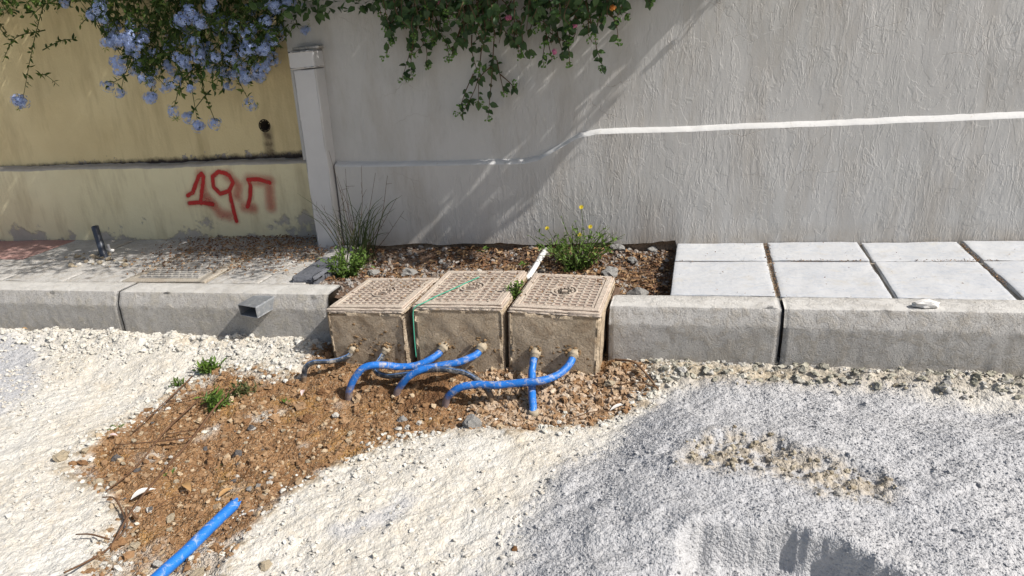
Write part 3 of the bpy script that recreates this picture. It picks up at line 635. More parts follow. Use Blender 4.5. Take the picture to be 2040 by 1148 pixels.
# sprayed characters: thin coats of paint on the plinth
def spray(paths, hazy=(), drips=()):
    P = [[(p[0], p[2]) for p in (at(px, py, 4.37) for px, py in q)] for q in paths]; Hz = [[(p[0], p[2]) for p in (at(px, py, 4.37) for px, py in q)] for q in hazy]
    pts = np.array([p for q in P + Hz for p in q]); x0, h0 = pts.min(0) - .07; x1, h1 = pts.max(0) + .07
    ax = np.arange(x0, x1, .0045); ah = np.arange(h0, h1, .0045); X2, H2 = np.meshgrid(ax, ah, indexing='ij'); X2, H2 = X2.ravel(), H2.ravel(); a = np.zeros(X2.shape)
    wx = X2 + .004 * fbm(X2 * 40, H2 * 40, o=3, seed=90)
    for q in P: d = dseg(q, wx, H2); a = np.maximum(a, .95 * sst(.022, .008, d) + .22 * sst(.05, .01, d))
    for q in Hz: d = dseg(q, wx, H2); a = np.maximum(a, .50 * sst(.075, .0, d))
    a = np.clip(a, 0, 1); F = grid_faces(len(ax), len(ah)); keep = a[F].max(1) > .01; F = F[keep]; u, inv = np.unique(F, return_inverse=True)
    Vv = np.column_stack([X2, 4.3675 + yn(X2, H2, 81), H2])
    return finish('painted_character', Vv[u], [inv.reshape(F.shape)], M['spray'], yw, True, {'paint': a[u]})
tag(spray([[(374, 390), (384, 384), (396, 352), (402, 346), (406, 352), (400, 405)], [(377, 405), (400, 403), (424, 407)]], [[(400, 350), (410, 400)]]), 'red sprayed numeral 1')
tag(spray([[(452, 346), (436, 342), (424, 352), (426, 372), (440, 386), (458, 380), (465, 364), (458, 350), (446, 344)], [(458, 378), (462, 400), (468, 425), (472, 440)]], [[(455, 350), (476, 370), (474, 390)], [(420, 400), (440, 425), (460, 430)]]), 'red sprayed numeral 9')
tag(spray([[(494, 412), (499, 395), (500, 372), (497, 358)], [(495, 358), (515, 357), (538, 364)]], [[(497, 358), (538, 362)], [(536, 365), (541, 412)], [(488, 412), (505, 414)]]), 'red sprayed Greek letter with a blurred right leg')

# white post between the walls
po = thing('wall_post', (-2.46, 4.12, 0), 'narrow white painted post standing where the yellow and grey walls meet', 'post')
V, F = bm_box(-2.540, -2.375, 4.085, 4.36, -.06, 1.185, .008, 2, 22, .0035, 9, 5); b = Buf(); b.add(V, F); build(b, 'shaft', M['paint'], po, True)
V, F = bm_box(-2.553, -2.372, 4.078, 4.37, 1.190, 1.300, .008, 2, 14, .004, 12, 6); b = Buf(); b.add(V, F); build(b, 'head_block', M['paint'], po, True)
V, F = bm_box(-2.545, -2.36, 4.12, 4.37, 1.302, 1.322, .006, 2, 6, .004, 12, 7); b = Buf(); b.add(V, F); build(b, 'cap_slab', M['slab'], po, True)

# ================================================================== KERB AND PAVEMENT
kb = thing('kerb', (0, 3.15, -.3), 'kerb of concrete stones along the pavement', None, None, 'structure')
def kerb_stone(x0, x1, yf, yb, mat, seed, top=0.0, chip=0):
    prof = [(yb, -.5), (yb, top - .012), (yb - .008, top), (yb - .05, top), (yb - .10, top + .001), (yf + .040, top), (yf + .033, top - .001), (yf + .0295, top - .006), (yf + .024, top - .020), (yf + .016, top - .04), (yf + .0055, top - .068), (yf + .0015, top - .079), (yf, top - .086), (yf, top - .100)] + [(yf, top - .12 - .028 * k) for k in range(14)]
    n = max(8, int((x1 - x0) / .014)); xx = np.linspace(x0, x1, n); P = np.array(prof); b = Buf(); rows = []
    for i, x in enumerate(xx):
        e = min(x - x0, x1 - x); ins = .010 * max(0, 1 - e / .010) ** 2
        yy = P[:, 0].copy(); hh = P[:, 1].copy(); yy[5:] += ins; hh[1:7] -= ins * .6
        k = np.arange(len(P))
        chp = np.maximum(0, fbm(np.full(len(P), x * 11), k * .5 + seed, o=3, seed=seed + 7) - .32) * .05 * np.exp(-((k - 7) / 1.8) ** 2); yy = yy + chp + .0030 * fbm(np.full(len(P), x * 45), k * 1.1 + seed, o=3, seed=seed + 9) * (k > 3) + .0016 * fbm(np.full(len(P), x * 14), k * .35 + seed, o=4, seed=seed) * (k > 2); hh = hh + .0012 * fbm(np.full(len(P), x * 9), k * .3 + seed, o=3, seed=seed + 1) * (k < 8)
        rows.append(np.column_stack([np.full(len(P), x), yy, hh]))
    V = np.stack(rows, 0).reshape(-1, 3); m = len(P); F = [grid_faces(n, m)[:, ::-1], np.arange(m)[None, :], (np.arange(m) + (n - 1) * m)[None, ::-1]]
    b.V.append(V); b.F += F; b.n += len(V); return build(b, 'kerb_stone', mat, kb, True)
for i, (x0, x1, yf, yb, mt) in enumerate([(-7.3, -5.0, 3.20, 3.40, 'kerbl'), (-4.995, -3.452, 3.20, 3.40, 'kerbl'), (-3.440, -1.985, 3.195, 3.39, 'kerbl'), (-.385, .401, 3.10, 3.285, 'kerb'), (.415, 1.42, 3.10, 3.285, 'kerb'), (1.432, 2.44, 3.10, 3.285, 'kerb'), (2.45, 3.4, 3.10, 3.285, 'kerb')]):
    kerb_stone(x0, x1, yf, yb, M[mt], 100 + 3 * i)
V, F = bm_box(-.36, 2.5, 3.16, 3.25, -.5, -.03, 0); b = Buf(); b.add(V, F)
V, F = bm_box(-7, -2.1, 3.25, 3.36, -.5, -.03, 0); b.add(V, F); build(b, 'kerb_backing', M['darkstone'], kb)

pv = thing('pavement', (1, 3.7, 0), 'pavement of pale stone tiles in front of the grey wall', None, None, 'structure')
b = Buf(); V, F = box_geo(-.10, 3.3, 3.287, 4.16, -.4, -.016); b.add(V, F); build(b, 'mortar_bed', M['mortar'], pv)
xe = [-.105, .385, .410, .890, .912, 1.385, 1.412, 1.89, 1.91, 2.4, 2.42, 2.9]
for r_, (y0, y1) in enumerate([(3.292, 3.800), (3.818, 4.136)]):
    for k in range(0, len(xe), 2):
        sk = (.0, .010)[r_] * 0
        V, F = bm_box(xe[k], xe[k + 1], y0 + random.uniform(-.003, .003), y1, -.034, random.uniform(-.003, .003), .004, 2, 20, .0045, 9, 200 + k + r_)
        V = rigid(V, np.array([(xe[k] + xe[k + 1]) / 2, (y0 + y1) / 2, 0]), random.uniform(-.009, .009), random.uniform(-.007, .007), random.uniform(-.005, .005))
        b = Buf(); b.add(V, F); build(b, 'paving_tile', M['tile'], pv, True)

pl = thing('pavement', (-4, 3.9, 0), 'old concrete paving in the shade in front of the yellow wall', None, None, 'structure')
b = Buf(); V, F = box_geo(-7.2, -2.22, 3.40, 4.42, -.4, -.012); b.add(V, F); build(b, 'mortar_bed', M['mortar'], pl)
for k, (x0, x1, y0, y1, mt) in enumerate([(-6.9, -6.35, 3.41, 3.88, 'slab'), (-6.34, -5.72, 3.41, 3.86, 'pink'), (-5.71, -5.18, 3.41, 3.86, 'pink'), (-5.17, -4.62, 3.41, 3.85, 'slab'), (-4.61, -4.08, 3.41, 3.85, 'slab'), (-4.07, -3.60, 3.41, 3.85, 'slab'),
                                           (-2.93, -2.56, 3.40, 4.02, 'slab'), (-2.55, -2.24, 3.40, 3.82, 'slab'), (-6.9, -6.2, 3.89, 4.36, 'slab'), (-6.19, -5.55, 3.87, 4.36, 'pink'), (-5.54, -4.95, 3.87, 4.36, 'pink'), (-4.94, -4.34, 3.86, 4.36, 'slab'), (-4.33, -3.62, 3.86, 4.36, 'slab'), (-3.61, -2.94, 4.08, 4.36, 'slab'), (-2.93, -2.56, 4.04, 4.36, 'slab')]):
    V, F = bm_box(x0, x1, y0, y1, -.05, random.uniform(-.004, .003), .005, 2, 14, .004, 6, 300 + k); b = Buf(); b.add(V, F); build(b, 'paving_slab', M[mt], pl, True)
V, F = bm_box(-2.34, -2.17, 3.42, 3.80, -.2, .035, .02, 3, 12, .006, 9, 330); b = Buf(); b.add(V, F); tag(build(b, 'edge_stone', M['darkstone'], pl, True), 'dark grey edge stone')
V, F = bm_box(-2.40, -2.20, 3.82, 4.10, -.2, .02, .015, 3, 12, .006, 9, 331); b = Buf(); b.add(V, F); tag(build(b, 'edge_stone', M['slab'], pl, True), 'pale edge stone at the foot of the post')

# planting bed behind the meter boxes
bx = np.arange(-2.30, -.10, .010); by = np.arange(3.295, 4.19, .010); X2, Y2 = np.meshgrid(bx, by, indexing='ij'); X2, Y2 = X2.ravel(), Y2.ravel()
def bed_h(x, y): return -.075 + .045 * sst(3.7, 3.5, y) * sst(-.5, -.9, x) + .040 * sst(3.92, 4.12, y) + .020 * fbm(x * 4, y * 4, o=4, seed=340) + .010 * fbm(x * 24, y * 24, o=4, seed=341) - .02 * sst(-.45, -.3, x) - .03 * sst(3.45, 3.2, y)
b = Buf(); b.add(np.column_stack([X2, Y2, bed_h(X2, Y2)]), grid_faces(len(bx), len(by)))
tag(build(b, 'soil', M['bedsoil'], None, True), 'dark soil strip between the meter boxes and the grey wall', kind='structure')
n = 5200; x = rng.uniform(-2.2, -.13, n); y = rng.uniform(3.3, 4.16, n); k = (rng.random(n) < .25 + .75 * sst(-.15, .3, fbm(x * 5, y * 5, o=3, seed=345)))
x, y = x[k], y[k]; sc = sizes(len(x), .003, .016, 2.6); scatter('bed_gravel', np.column_stack([x, y, bed_h(x, y) + sc[:, 2] * .4]), sc, M['st_bed'], 'small stones and grit on the soil strip', 8)
def litter(name, n, xr, yr, hf, smax, label, cond=None, mat='dry'):
    x = rng.uniform(*xr, n); y = rng.uniform(*yr, n)
    if cond is not None: k = cond(x, y); x, y = x[k], y[k]
    m_ = len(x); D = rdir(m_); D[:, 2] *= .25; Nn = rdir(m_, 2.2); b = Buf()
    put(b, LEAF_V * (1, 1, 2.2), LEAF_F, np.column_stack([x, y, hf(x, y) + rng.uniform(.002, .016, m_)]), D, Nn, rng.uniform(.25, 1, m_) ** 1.5 * smax, rng.uniform(.5, 1, m_))
    return tag(build(b, name, M[mat]), label, kind='stuff')
litter('leaf_litter', 5600, (-2.2, -.12), (3.50, 4.15), bed_h, .045, 'brown dead leaves lying on the soil strip behind the boxes', lambda x, y: rng.random(len(x)) < sst(-.35, .25, fbm(x * 3.3, y * 3.3, o=3, seed=350)) * .8 + .15)
litter('leaf_litter', 1500, (-.45, -.12), (3.30, 4.1), bed_h, .032, 'reddish dead leaves filling the gap beside the tiles')
litter('joint_debris', 160, (-.1, 1.9), (3.2, 4.13), lambda x, y: np.full(len(x), .004), .012, 'bits of debris strewn over the pale tiles')
litter('leaf_litter', 8000, (-4.3, -2.35), (3.5, 4.36), lambda x, y: np.full(len(x), .006), .030, 'dead leaves drifted over the old paving by the yellow wall', lambda x, y: rng.random(len(x)) < sst(3.38, 4.1, y + .25 * fbm(x * 3, y * 3, o=3, seed=351)) * sst(-4.1, -3.3, x))
litter('joint_debris', 520, (.383, .412), (3.3, 4.13), lambda x, y: np.full(len(x), -.010), .014, 'brown plant debris in the first tile joint')
litter('joint_debris', 900, (-.1, 1.9), (3.80, 3.818), lambda x, y: np.full(len(x), -.008), .012, 'brown plant debris in the long tile joint', lambda x, y: fbm(x * 5, y, o=2, seed=352) > -.05)
litter('joint_debris', 260, (1.386, 1.412), (3.45, 4.1), lambda x, y: np.full(len(x), -.010), .014, 'brown plant debris in the right tile joint')
litter('joint_debris', 900, (-1.42, -1.35), (3.05, 3.52), lambda x, y: np.full(len(x), .004), .016, 'brown plant debris between the left and middle boxes')
litter('joint_debris', 500, (-.93, -.85), (3.05, 3.5), lambda x, y: np.full(len(x), .0), .016, 'brown plant debris between the middle and right boxes')
b = Buf(); V, F = bm_box(-1.42, -1.33, 3.04, 3.5, -.5, .0, .004, 2, 8, .006, 12, 355); b.add(V, F); V, F = bm_box(-.92, -.84, 3.04, 3.5, -.5, -.004, .004, 2, 8, .006, 12, 356); b.add(V, F)
tag(build(b, 'packed_soil', M['bedsoil'], None, True), 'soil packed into the gaps between the meter boxes', kind='stuff')

# inspection cover in the old paving
ic = thing('inspection_cover', (-3.27, 3.7, 0), 'worn inspection cover with raised bricks pattern set in the old paving, strewn with leaves', 'cover')
V, F = bm_box(-3.585, -2.945, 3.405, 4.06, -.06, .004, .006, 2, 10, .003, 8, 360); b = Buf(); b.add(V, F); build(b, 'concrete_surround', M['mortar'], ic, True)
V, F = bm_box(-3.50, -3.03, 3.455, 4.00, -.04, .010, .004); b = Buf(); b.add(V, F); build(b, 'plate', M['plate'], ic)
b = Buf()
for r_ in range(14):
    for c_ in range(9):
        x0 = -3.49 + c_ * .052 + (r_ % 2) * .020; y0 = 3.465 + r_ * .038
        if x0 + .038 > -3.035: continue
        V, F = bm_box(x0, x0 + .040, y0, y0 + .022, .009, .0175, .003, 1); b.add(V, F)
tag(build(b, 'tread_pattern', M['plate'], ic), None, None, None, 'stuff')

# ================================================================== METER BOXES
def meter_box(label, x0, x1, y0, y1, top, yaw, roll, fit, seed):
    c = np.array([(x0 + x1) / 2, (y0 + y1) / 2, top])
    t = thing('meter_box', (c[0], c[1], -.3), label, 'meter box', 'water meter boxes in a row at the kerb')
    T = lambda V: rigid(V, c, yaw, roll)
    V, F = bm_box(x0, x1, y0, y1, -.52, top - .006, .016, 3, 34, .0055, 12, seed); b = Buf(); b.add(T(V), F); build(b, 'body', M['box'], t, True)
    b = Buf(); V, F = bm_box(x0 + .004, x1 - .004, y0 + .004, y1 - .002, top - .016, top + .001, .005, 2, 26, .006, 26, seed + 1); b.add(T(V), F); build(b, 'rim', M['lid'], t, True)
    lx0, lx1, ly0, ly1 = x0 + .014, x1 - .014, y0 + .022, y1 - .014
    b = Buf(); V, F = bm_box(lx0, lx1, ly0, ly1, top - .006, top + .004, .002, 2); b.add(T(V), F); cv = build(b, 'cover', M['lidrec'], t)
    b = Buf(); fw = .030; z0, z1 = top + .003, top + .011
    for q in ((lx0, lx1, ly0, ly0 + fw), (lx0, lx1, ly1 - fw, ly1), (lx0, lx0 + fw, ly0 + fw + .001, ly1 - fw - .001), (lx1 - fw, lx1, ly0 + fw + .001, ly1 - fw - .001)):
        V, F = bm_box(*q, z0, z1, .003, 1); b.add(T(V), F)
    build(b, 'cover_border', M['lid'], cv)
    b = Buf(); nx_, ny_ = 9, 11; ax = np.linspace(lx0 + fw + .008, lx1 - fw - .008, nx_ + 1); ay = np.linspace(ly0 + fw + .008, ly1 - fw - .008, ny_ + 1)
    cx, cy = (lx0 + lx1) / 2, (ly0 + ly1) / 2; rr = .072
    for i, x in enumerate(ax):
        for j in range(ny_):
            ym = (ay[j] + ay[j + 1]) / 2
            if math.hypot(x - cx, ym - cy) < rr: continue
            V, F = box_geo(x - .0052, x + .0052, ay[j] + .0054, ay[j + 1] - .0054, z0 - .001, z1 - .002); b.add(T(V), F)
    for j, y in enumerate(ay):
        for i in range(nx_):
            xm = (ax[i] + ax[i + 1]) / 2
            if math.hypot(xm - cx, y - cy) < rr: continue
            V, F = box_geo(ax[i] - .0052, ax[i + 1] + .0052, y - .0052, y + .0052, z0 - .001, z1 - .0015); b.add(T(V), F)
    tag(build(b, 'lattice', M['lid'], cv), None, None, None, 'stuff')
    b = Buf(); n = 36; th = np.linspace(0, 2 * np.pi, n, endpoint=False); R4 = [(.069, z0 - .004), (.069, z1), (.060, z1), (.060, z0 + .001), (.0, z0 + .001)]
    V = np.vstack([np.column_stack([cx + r * np.cos(th), cy + r * np.sin(th), np.full(n, z)]) for r, z in R4])
    F = [(k * n + i, k * n + (i + 1) % n, (k + 1) * n + (i + 1) % n, (k + 1) * n + i) for k in range(4) for i in range(n)]; b.add(T(V), F)
    for a in range(-5, 6):
        if abs(a) in (1, 0) and a != 0: pass
        an = math.radians(90 + a * 26); px_, py_ = cx + .044 * math.cos(an), cy + .044 * math.sin(an)
        V, F = box_geo(px_ - .004, px_ + .004, py_ - .007, py_ + .007, z0, z1); b.add(T(V), F)
    V, F = box_geo(cx - .013, cx + .013, cy - .008, cy + .008, z0, z1); b.add(T(V), F)
    build(b, 'emblem_ring', M['lid'], cv)
    n = 150; u = rng.uniform(lx0, lx1, n); v = ly0 + (ly1 - ly0) * rng.beta(2.2, 1.3, n); kk = fbm(u * 9, v * 9, o=2, seed=seed) > -.12; u, v = u[kk], v[kk]; b = Buf(); D = rdir(len(u)); D[:, 2] *= .2
    put(b, LEAF_V * (1, 1, 2), LEAF_F, T(np.column_stack([u, v, np.full(len(u), top + .012)])), D, rdir(len(u), 2), rng.uniform(.006, .020, len(u)), .8)
    tag(build(b, 'leaf_litter', M['dry']), 'crumbs of dead leaves on the cover of the ' + label.split(' concrete')[0] + ' box', kind='stuff')
    # mud splashed on the front, round the holes
    b = Buf()
    for _ in range(60):
        u = random.random(); k = random.random() ** .7
        fx = random.choice(fit)[0] + random.gauss(0, .05) if random.random() < .55 else x0 + .03 + u * (x1 - x0 - .06)
        fz = -.06 - .24 * k if random.random() < .5 else -.20 + random.gauss(0, .035)
        if not x0 + .02 < fx < x1 - .02: continue
        r = random.uniform(.003, .011) ** 1.0; V, F = ico(1, random.randrange(9999), .6, 1.5, (random.uniform(.8, 1.8), .28, random.uniform(.5, 1)), 2); b.add(T(V * r + (fx, y0 + .001, fz)), F)
    tag(build(b, 'mud_spatter', M['mudm'], t, True), None, None, None, 'stuff')
    b = Buf()
    for _ in range(26):                                         # ragged crust under the rim
        fx = random.uniform(x0 + .01, x1 - .01); r = random.uniform(.005, .012); V, F = ico(1, random.randrange(9999), .3, 1.5, (random.uniform(1.5, 4), .45, .5), 2); b.add(T(V * r + (fx, y0 + .003, top - .013)), F)
    tag(build(b, 'rim_crust', M['lid'], t, True), None, None, None, 'stuff')
    return t
fits = dict(h1=at(702, 698, 2.96), h2=at(768, 698, 2.96), a=at(882, 694, 2.96), b=at(958, 694, 2.96), c=at(1066, 706, 2.96), d=at(1142, 708, 2.96))
meter_box('left concrete meter box with two black hoses leaving its muddy front', -1.862, -1.402, 2.985, 3.46, .012, -.045, .0 - .03, [fits['h1'], fits['h2']], 401)
meter_box('middle concrete meter box with a green string across its cover', -1.372, -.888, 2.985, 3.515, .038, 0, -.006, [fits['a'], fits['b']], 431)
meter_box('right concrete meter box with two blue pipes crossing in front of it', -.858, -.402, 2.980, 3.490, .026, -.012, .035, [fits['c'], fits['d']], 461)
V, F = bm_box(-.402, -.375, 3.15, 3.47, -.4, -.03, .004, 2, 10, .006, 14, 490); b = Buf(); b.add(V, F); tag(build(b, 'packed_soil', M['bedsoil'], None, True), 'soil wedged between the right box and the kerb', kind='stuff')

# ================================================================== PIPES
for k_ in ('blue', 'black', 'blue2'):                           # the ends that go into the soil are caked with it
    t_ = M[k_].node_tree; bs_ = t_.nodes['Principled BSDF']; src = bs_.inputs['Base Color'].links[0].from_socket; p_ = pos(t_)
    hz = mth(t_, 'SUBTRACT', sep(t_, p_)[2], mth(t_, 'MULTIPLY', sep(t_, p_)[0], SL))
    f_ = rmp(t_, mth(t_, 'ADD', hz, mth(t_, 'MULTIPLY', mth(t_, 'SUBTRACT', noi(t_, p_, 16, 5, .7), .5), .16)), [(.0, 0), (1, 1)])
    f_ = nd(t_, 'ShaderNodeMapRange', {0: mth(t_, 'ADD', hz, mth(t_, 'MULTIPLY', mth(t_, 'SUBTRACT', noi(t_, p_, 16, 5, .7), .5), .14)), 1: -.325, 2: -.295, 3: .85, 4: 0.0}).outputs[0]
    if k_ != 'blue2': t_.links.new(mixc(t_, f_, src, (.20, .135, .08)), bs_.inputs['Base Color'])
def pipe(name, label, cat, pts, r, mat, group=None, end_collar=False, stripe=False):
    P = np.array([at(*p) for p in pts]); d = unit(P[0] - P[1]); P = np.vstack([P[0] + d * .004 + np.array([0, .05, 0]), P])
    Q = smooth_path(P, 8); gh = Q[-1]; t = thing(name, (gh[0], gh[1], gh[2]), label, cat, group)
    down_ = Q[-1] + np.array([0, .0, -.06]) + (Q[-1] - Q[-2]) * 1.0; Q2 = np.vstack([Q, (Q[-1] + down_) / 2, down_])
    rr = r * (1 + .04 * fbm(np.arange(len(Q2)) * .4, 0, o=2, seed=len(pts)))
    Q2 = Q2 + np.column_stack([fbm(np.arange(len(Q2)) * .15, 0, o=2, seed=int(pts[0][0]) + j_) for j_ in range(3)]) * .0035 * sst(6, 16, np.arange(len(Q2)))[:, None]
    b = Buf(); addtube(b, Q2, rr, 14); build(b, 'tube', mat, t, True)
    p0 = P[1]; tg = unit(P[2] - P[1]); b = Buf()
    back = p0 - tg * .012 + np.array([0, .012, 0])
    addtube(b, [back, p0, p0 + tg * .006, p0 + tg * .007, p0 + tg * .022, p0 + tg * .023], [r * 1.45, r * 1.5, r * 1.5, r * 1.30, r * 1.28, r * 1.02], 16)
    c = build(b, 'collar', M['collar'], t, True); b = Buf()
    for _ in range(16):
        a = random.uniform(0, 6.28); k = random.uniform(.7, 2.0); V, F = ico(1, random.randrange(9999), .45, 1.6, (1, .8, .8), 2)
        b.add(V * random.uniform(.006, .013) + p0 + np.array([math.cos(a) * r * k, .008 + random.uniform(-.012, .01), math.sin(a) * r * k + .010]), F)
    tag(build(b, 'mud_crust', M['mudm'], c, True), None, None, None, 'stuff')
    if end_collar:
        e = Q[-1]; b = Buf(); addtube(b, [e + (0, 0, .012), e + (0, 0, .010), e + (0, 0, -.012), e + (0, 0, -.014), e + (0, 0, -.045)], [r * 1.02, r * 1.28, r * 1.32, r * 1.15, r * 1.1], 16); build(b, 'end_collar', M['collar'], t, True)
    if stripe:
        b = Buf(); off = np.array([0, -.55, .84]) * r * .93; addtube(b, Q2[4:-2] + off, r * .16, 6); build(b, 'stripe', M['hosestripe'], t, True)
    return t
GB = 'blue water pipes between the meter boxes and the soil'; GK = 'black hoses of the left meter box'
pipe('hose', 'black hose bending to the left out of the left meter box', 'hose', [(702, 698, 2.96), (692, 710, 2.93), (665, 719, 2.90), (630, 721, 2.87), (611, 730, 2.855), (606, 745, 2.85), (605, 758, 2.85)], .0145, M['black'], GK, False, True)
pipe('hose', 'black hose looping to the right behind the blue pipes', 'hose', [(768, 698, 2.96), (759, 712, 2.93), (749, 728, 2.885), (753, 743, 2.845), (775, 750, 2.82), (810, 746, 2.81), (850, 738, 2.81), (895, 738, 2.80), (935, 747, 2.79), (963, 767, 2.78), (977, 787, 2.765), (980, 808, 2.76)], .0150, M['black'], GK, False, True)
pipe('water_pipe', 'upper blue pipe arching left from the middle meter box', 'pipe', [(882, 694, 2.96), (870, 708, 2.92), (840, 724, 2.87), (800, 731, 2.835), (760, 727, 2.80), (727, 732, 2.77), (707, 752, 2.75), (698, 775, 2.74), (694, 795, 2.74)], .0185, M['blue'], GB)
pipe('water_pipe', 'blue pipe from the middle box diving under the arching one', 'pipe', [(958, 694, 2.96), (947, 708, 2.92), (915, 722, 2.87), (870, 729, 2.83), (833, 739, 2.80), (808, 757, 2.785), (794, 776, 2.78), (788, 795, 2.78)], .0185, M['blue'], GB)
pipe('water_pipe', 'blue pipe running straight down from the right meter box', 'pipe', [(1066, 706, 2.96), (1062, 725, 2.92), (1059, 748, 2.87), (1060, 775, 2.80), (1062, 800, 2.73), (1063, 822, 2.68)], .0180, M['blue2'], GB, True)
pipe('water_pipe', 'long blue pipe sweeping left across the straight one', 'pipe', [(1142, 708, 2.96), (1134, 726, 2.91), (1112, 747, 2.85), (1082, 758, 2.79), (1040, 763, 2.765), (985, 766, 2.75), (940, 768, 2.74), (910, 776, 2.73), (893, 790, 2.73), (886, 812, 2.73)], .0185, M['blue'], GB)

# big cut blue pipe lying in the foreground
A_ = gr(464, 992, -.335); B_ = gr(325, 1135, -.355); dirv = unit(B_ - A_)
path = smooth_path([A_, A_ + (B_ - A_) * .4, A_ + (B_ - A_) * .8, A_ + (B_ - A_) * 1.6, A_ + (B_ - A_) * 2.4], 8)
path[:, 2] = np.array([ground(np.array([p[0]]), np.array([p[1]]))[0] for p in path]); path[:, 2] = np.convolve(np.pad(path[:, 2], 4, mode='edge'), np.ones(9) / 9, 'valid') + .020
bp = thing('water_pipe', path[0] - (0, 0, .03), 'broad blue pipe with a torn end lying on the ground at the bottom', 'pipe')
V, F = tube_geo(path, .0225, 18, False); k = np.arange(18); V[:18] += np.outer(.020 * np.sin(k * 2.1) + .018 * rng.random(18), -dirv) * .8
b = Buf()
for f in F: b.F.append(f)
b.V.append(V); b.n = len(V)
Vi, Fi = tube_geo(path, .0192, 18, False); Vi[:18] = V[:18] * .3 + Vi[:18] * .7
for f in Fi: b.F.append(f[:, ::-1] + b.n)
b.V.append(Vi); o_ = build(b, 'tube', M['blue2'], bp, True)

# square metal tube through the left kerb
q = at(506, 598, 3.08); st = thing('square_tube', (-2.39, 3.2, -.1), 'galvanised square tube sticking out of the left kerb', 'tube')
c = np.array([-2.405, 3.20, -.050]); b = Buf()
hw, hh_ = .070, .036; t_ = .0055
for (x0, x1, z0, z1) in ((-hw, hw, hh_ - t_, hh_), (-hw, hw, -hh_, -hh_ + t_), (-hw, -hw + t_, -hh_ + t_, hh_ - t_), (hw - t_, hw, -hh_ + t_, hh_ - t_)):
    V, F = bm_box(c[0] + x0, c[0] + x1, 3.09, 3.26, c[2] + z0, c[2] + z1, .0015, 1); b.add(V, F)
b.V = [rigid(v, c, -.20, .03, .06) for v in b.V]; build(b, 'tube_wall', M['steel'], st)
b = Buf(); V, F = box_geo(c[0] - hw + .007, c[0] + hw - .007, 3.17, 3.23, c[2] - hh_ + .007, c[2] + hh_ - .007); b.add(rigid(V, c, -.20, .03, .06), F); build(b, 'tube_filling', M['tubein'], st)

# black tube stub standing in the old paving, white fitting beside it
p0 = gr(208, 512, .0); p1 = at(189, 452, p0[1] + .08)
tb = thing('tube_stub', p0, 'black tube stub leaning up out of the old paving', 'tube'); b = Buf()
P = np.array([p0 + (0, 0, -.06) - (p1 - p0) * .1, p0, (p0 + p1) / 2, p1]); V, F = tube_geo(smooth_path(P, 5), .026, 18, False); b.F += F; b.V.append(V); b.n = len(V)
Vi, Fi = tube_geo(smooth_path(P, 5), .021, 18, False); b.F += [f[:, ::-1] + b.n for f in Fi]; n0 = b.n; b.V.append(Vi); b.n += len(Vi)
m_ = len(V) - 18; j = np.arange(18); b.F.append(np.stack([m_ + j, m_ + (j + 1) % 18, n0 + m_ + (j + 1) % 18, n0 + m_ + j], -1)); build(b, 'sleeve', M['blacktube'], tb, True)
b = Buf(); addtube(b, [p0 + (p1 - p0) * .1, p0 + (p1 - p0) * .45], .020, 12); build(b, 'plug', M['hole'], tb)
p0 = gr(222, 506, .0); bo = thing('plastic_bolt', p0, 'small white plastic fitting beside the black tube stub', 'fitting'); b = Buf()
addtube(b, [p0, p0 + (-.004, 0, .03), p0 + (-.010, 0, .075)], [.011, .010, .009], 10); build(b, 'shank', M['white'], bo, True); b = Buf()
addtube(b, [p0 + (-.03, -.01, .034), p0 + (.03, .0, .026)], .012, 10); build(b, 'cross_piece', M['white'], bo, True)

# white pipe behind the boxes
P = np.array([gr(1050, 556, .01), gr(1064, 535, .02), gr(1078, 512, .045), gr(1088, 497, .06)]); wp = thing('white_pipe', P[1] - (0, 0, .03), 'short white plastic pipe leaning in the weeds behind the boxes', 'pipe')
b = Buf(); addtube(b, smooth_path(P[:3], 6), .0155, 14); build(b, 'tube', M['white'], wp, True)
b = Buf(); e = P[2]; f_ = P[3]; addtube(b, [e - (P[3] - P[2]) * .2, e + (P[3] - P[2]) * .3, f_], [.0175, .0175, .013], 14); build(b, 'socket', M['white'], wp, True)

# green string over the middle cover, hanging down the gap
P = [gr(955, 552, .054), gr(930, 563, .053), gr(900, 577, .053), gr(870, 590, .053), gr(845, 603, .052), gr(828, 611, .044), at(823, 622, 2.965), at(824, 650, 2.962), at(826, 680, 2.96), at(829, 712, 2.955)]
b = Buf(); addtube(b, smooth_path(P, 8), .0028, 6); tag(build(b, 'string', M['string'], None, True), 'thin green string lying over the middle cover and hanging down the gap', 'string')

# ================================================================== STONES, LEAVES, TWIGS
ROCKS = [ico(3, 900 + k, .42, 2.6, (1, .85, .65), 9) for k in range(6)]
MESHES = {}
def rock(px, py, h, r, mat, label, group=None, name='stone', k=None, elong=1.0, surf='g'):
    g = gr(px, py, h); k = random.randrange(6) if k is None else k
    key = (k, mat)
    if key not in MESHES:
        V, F = ROCKS[k]; b = Buf(); b.add(V, F); me_o = finish(name, V, [F], M[mat], None, False, None, (0, 0, 0), False); MESHES[key] = me_o.data; bpy.data.objects.remove(me_o)
    o = bpy.data.objects.new(name, MESHES[key]); COL.objects.link(o)
    gh = ground(np.array([g[0]]), np.array([g[1]]))[0] if surf == 'g' else (bed_h(g[0], g[1]) if surf == 'b' else h)
    o.location = (g[0], g[1], gh + r * .30 + SL * g[0]); o.scale = (r * elong, r, r); o.rotation_euler = (random.uniform(-.3, .3), random.uniform(-.3, .3), random.uniform(0, 6.28))
    if label is None: label = ('small %s pebble lying loose on the brown trench soil' if name == 'pebble' else '%s mortar crumb lying round the black tube stub') % {'r_cream': 'cream', 'r_white': 'white', 'r_brown': 'brown', 'r_dark': 'dark grey'}[mat]; group = group + ', the %s ones' % mat[2:]
    return tag(o, label, 'stone', group)
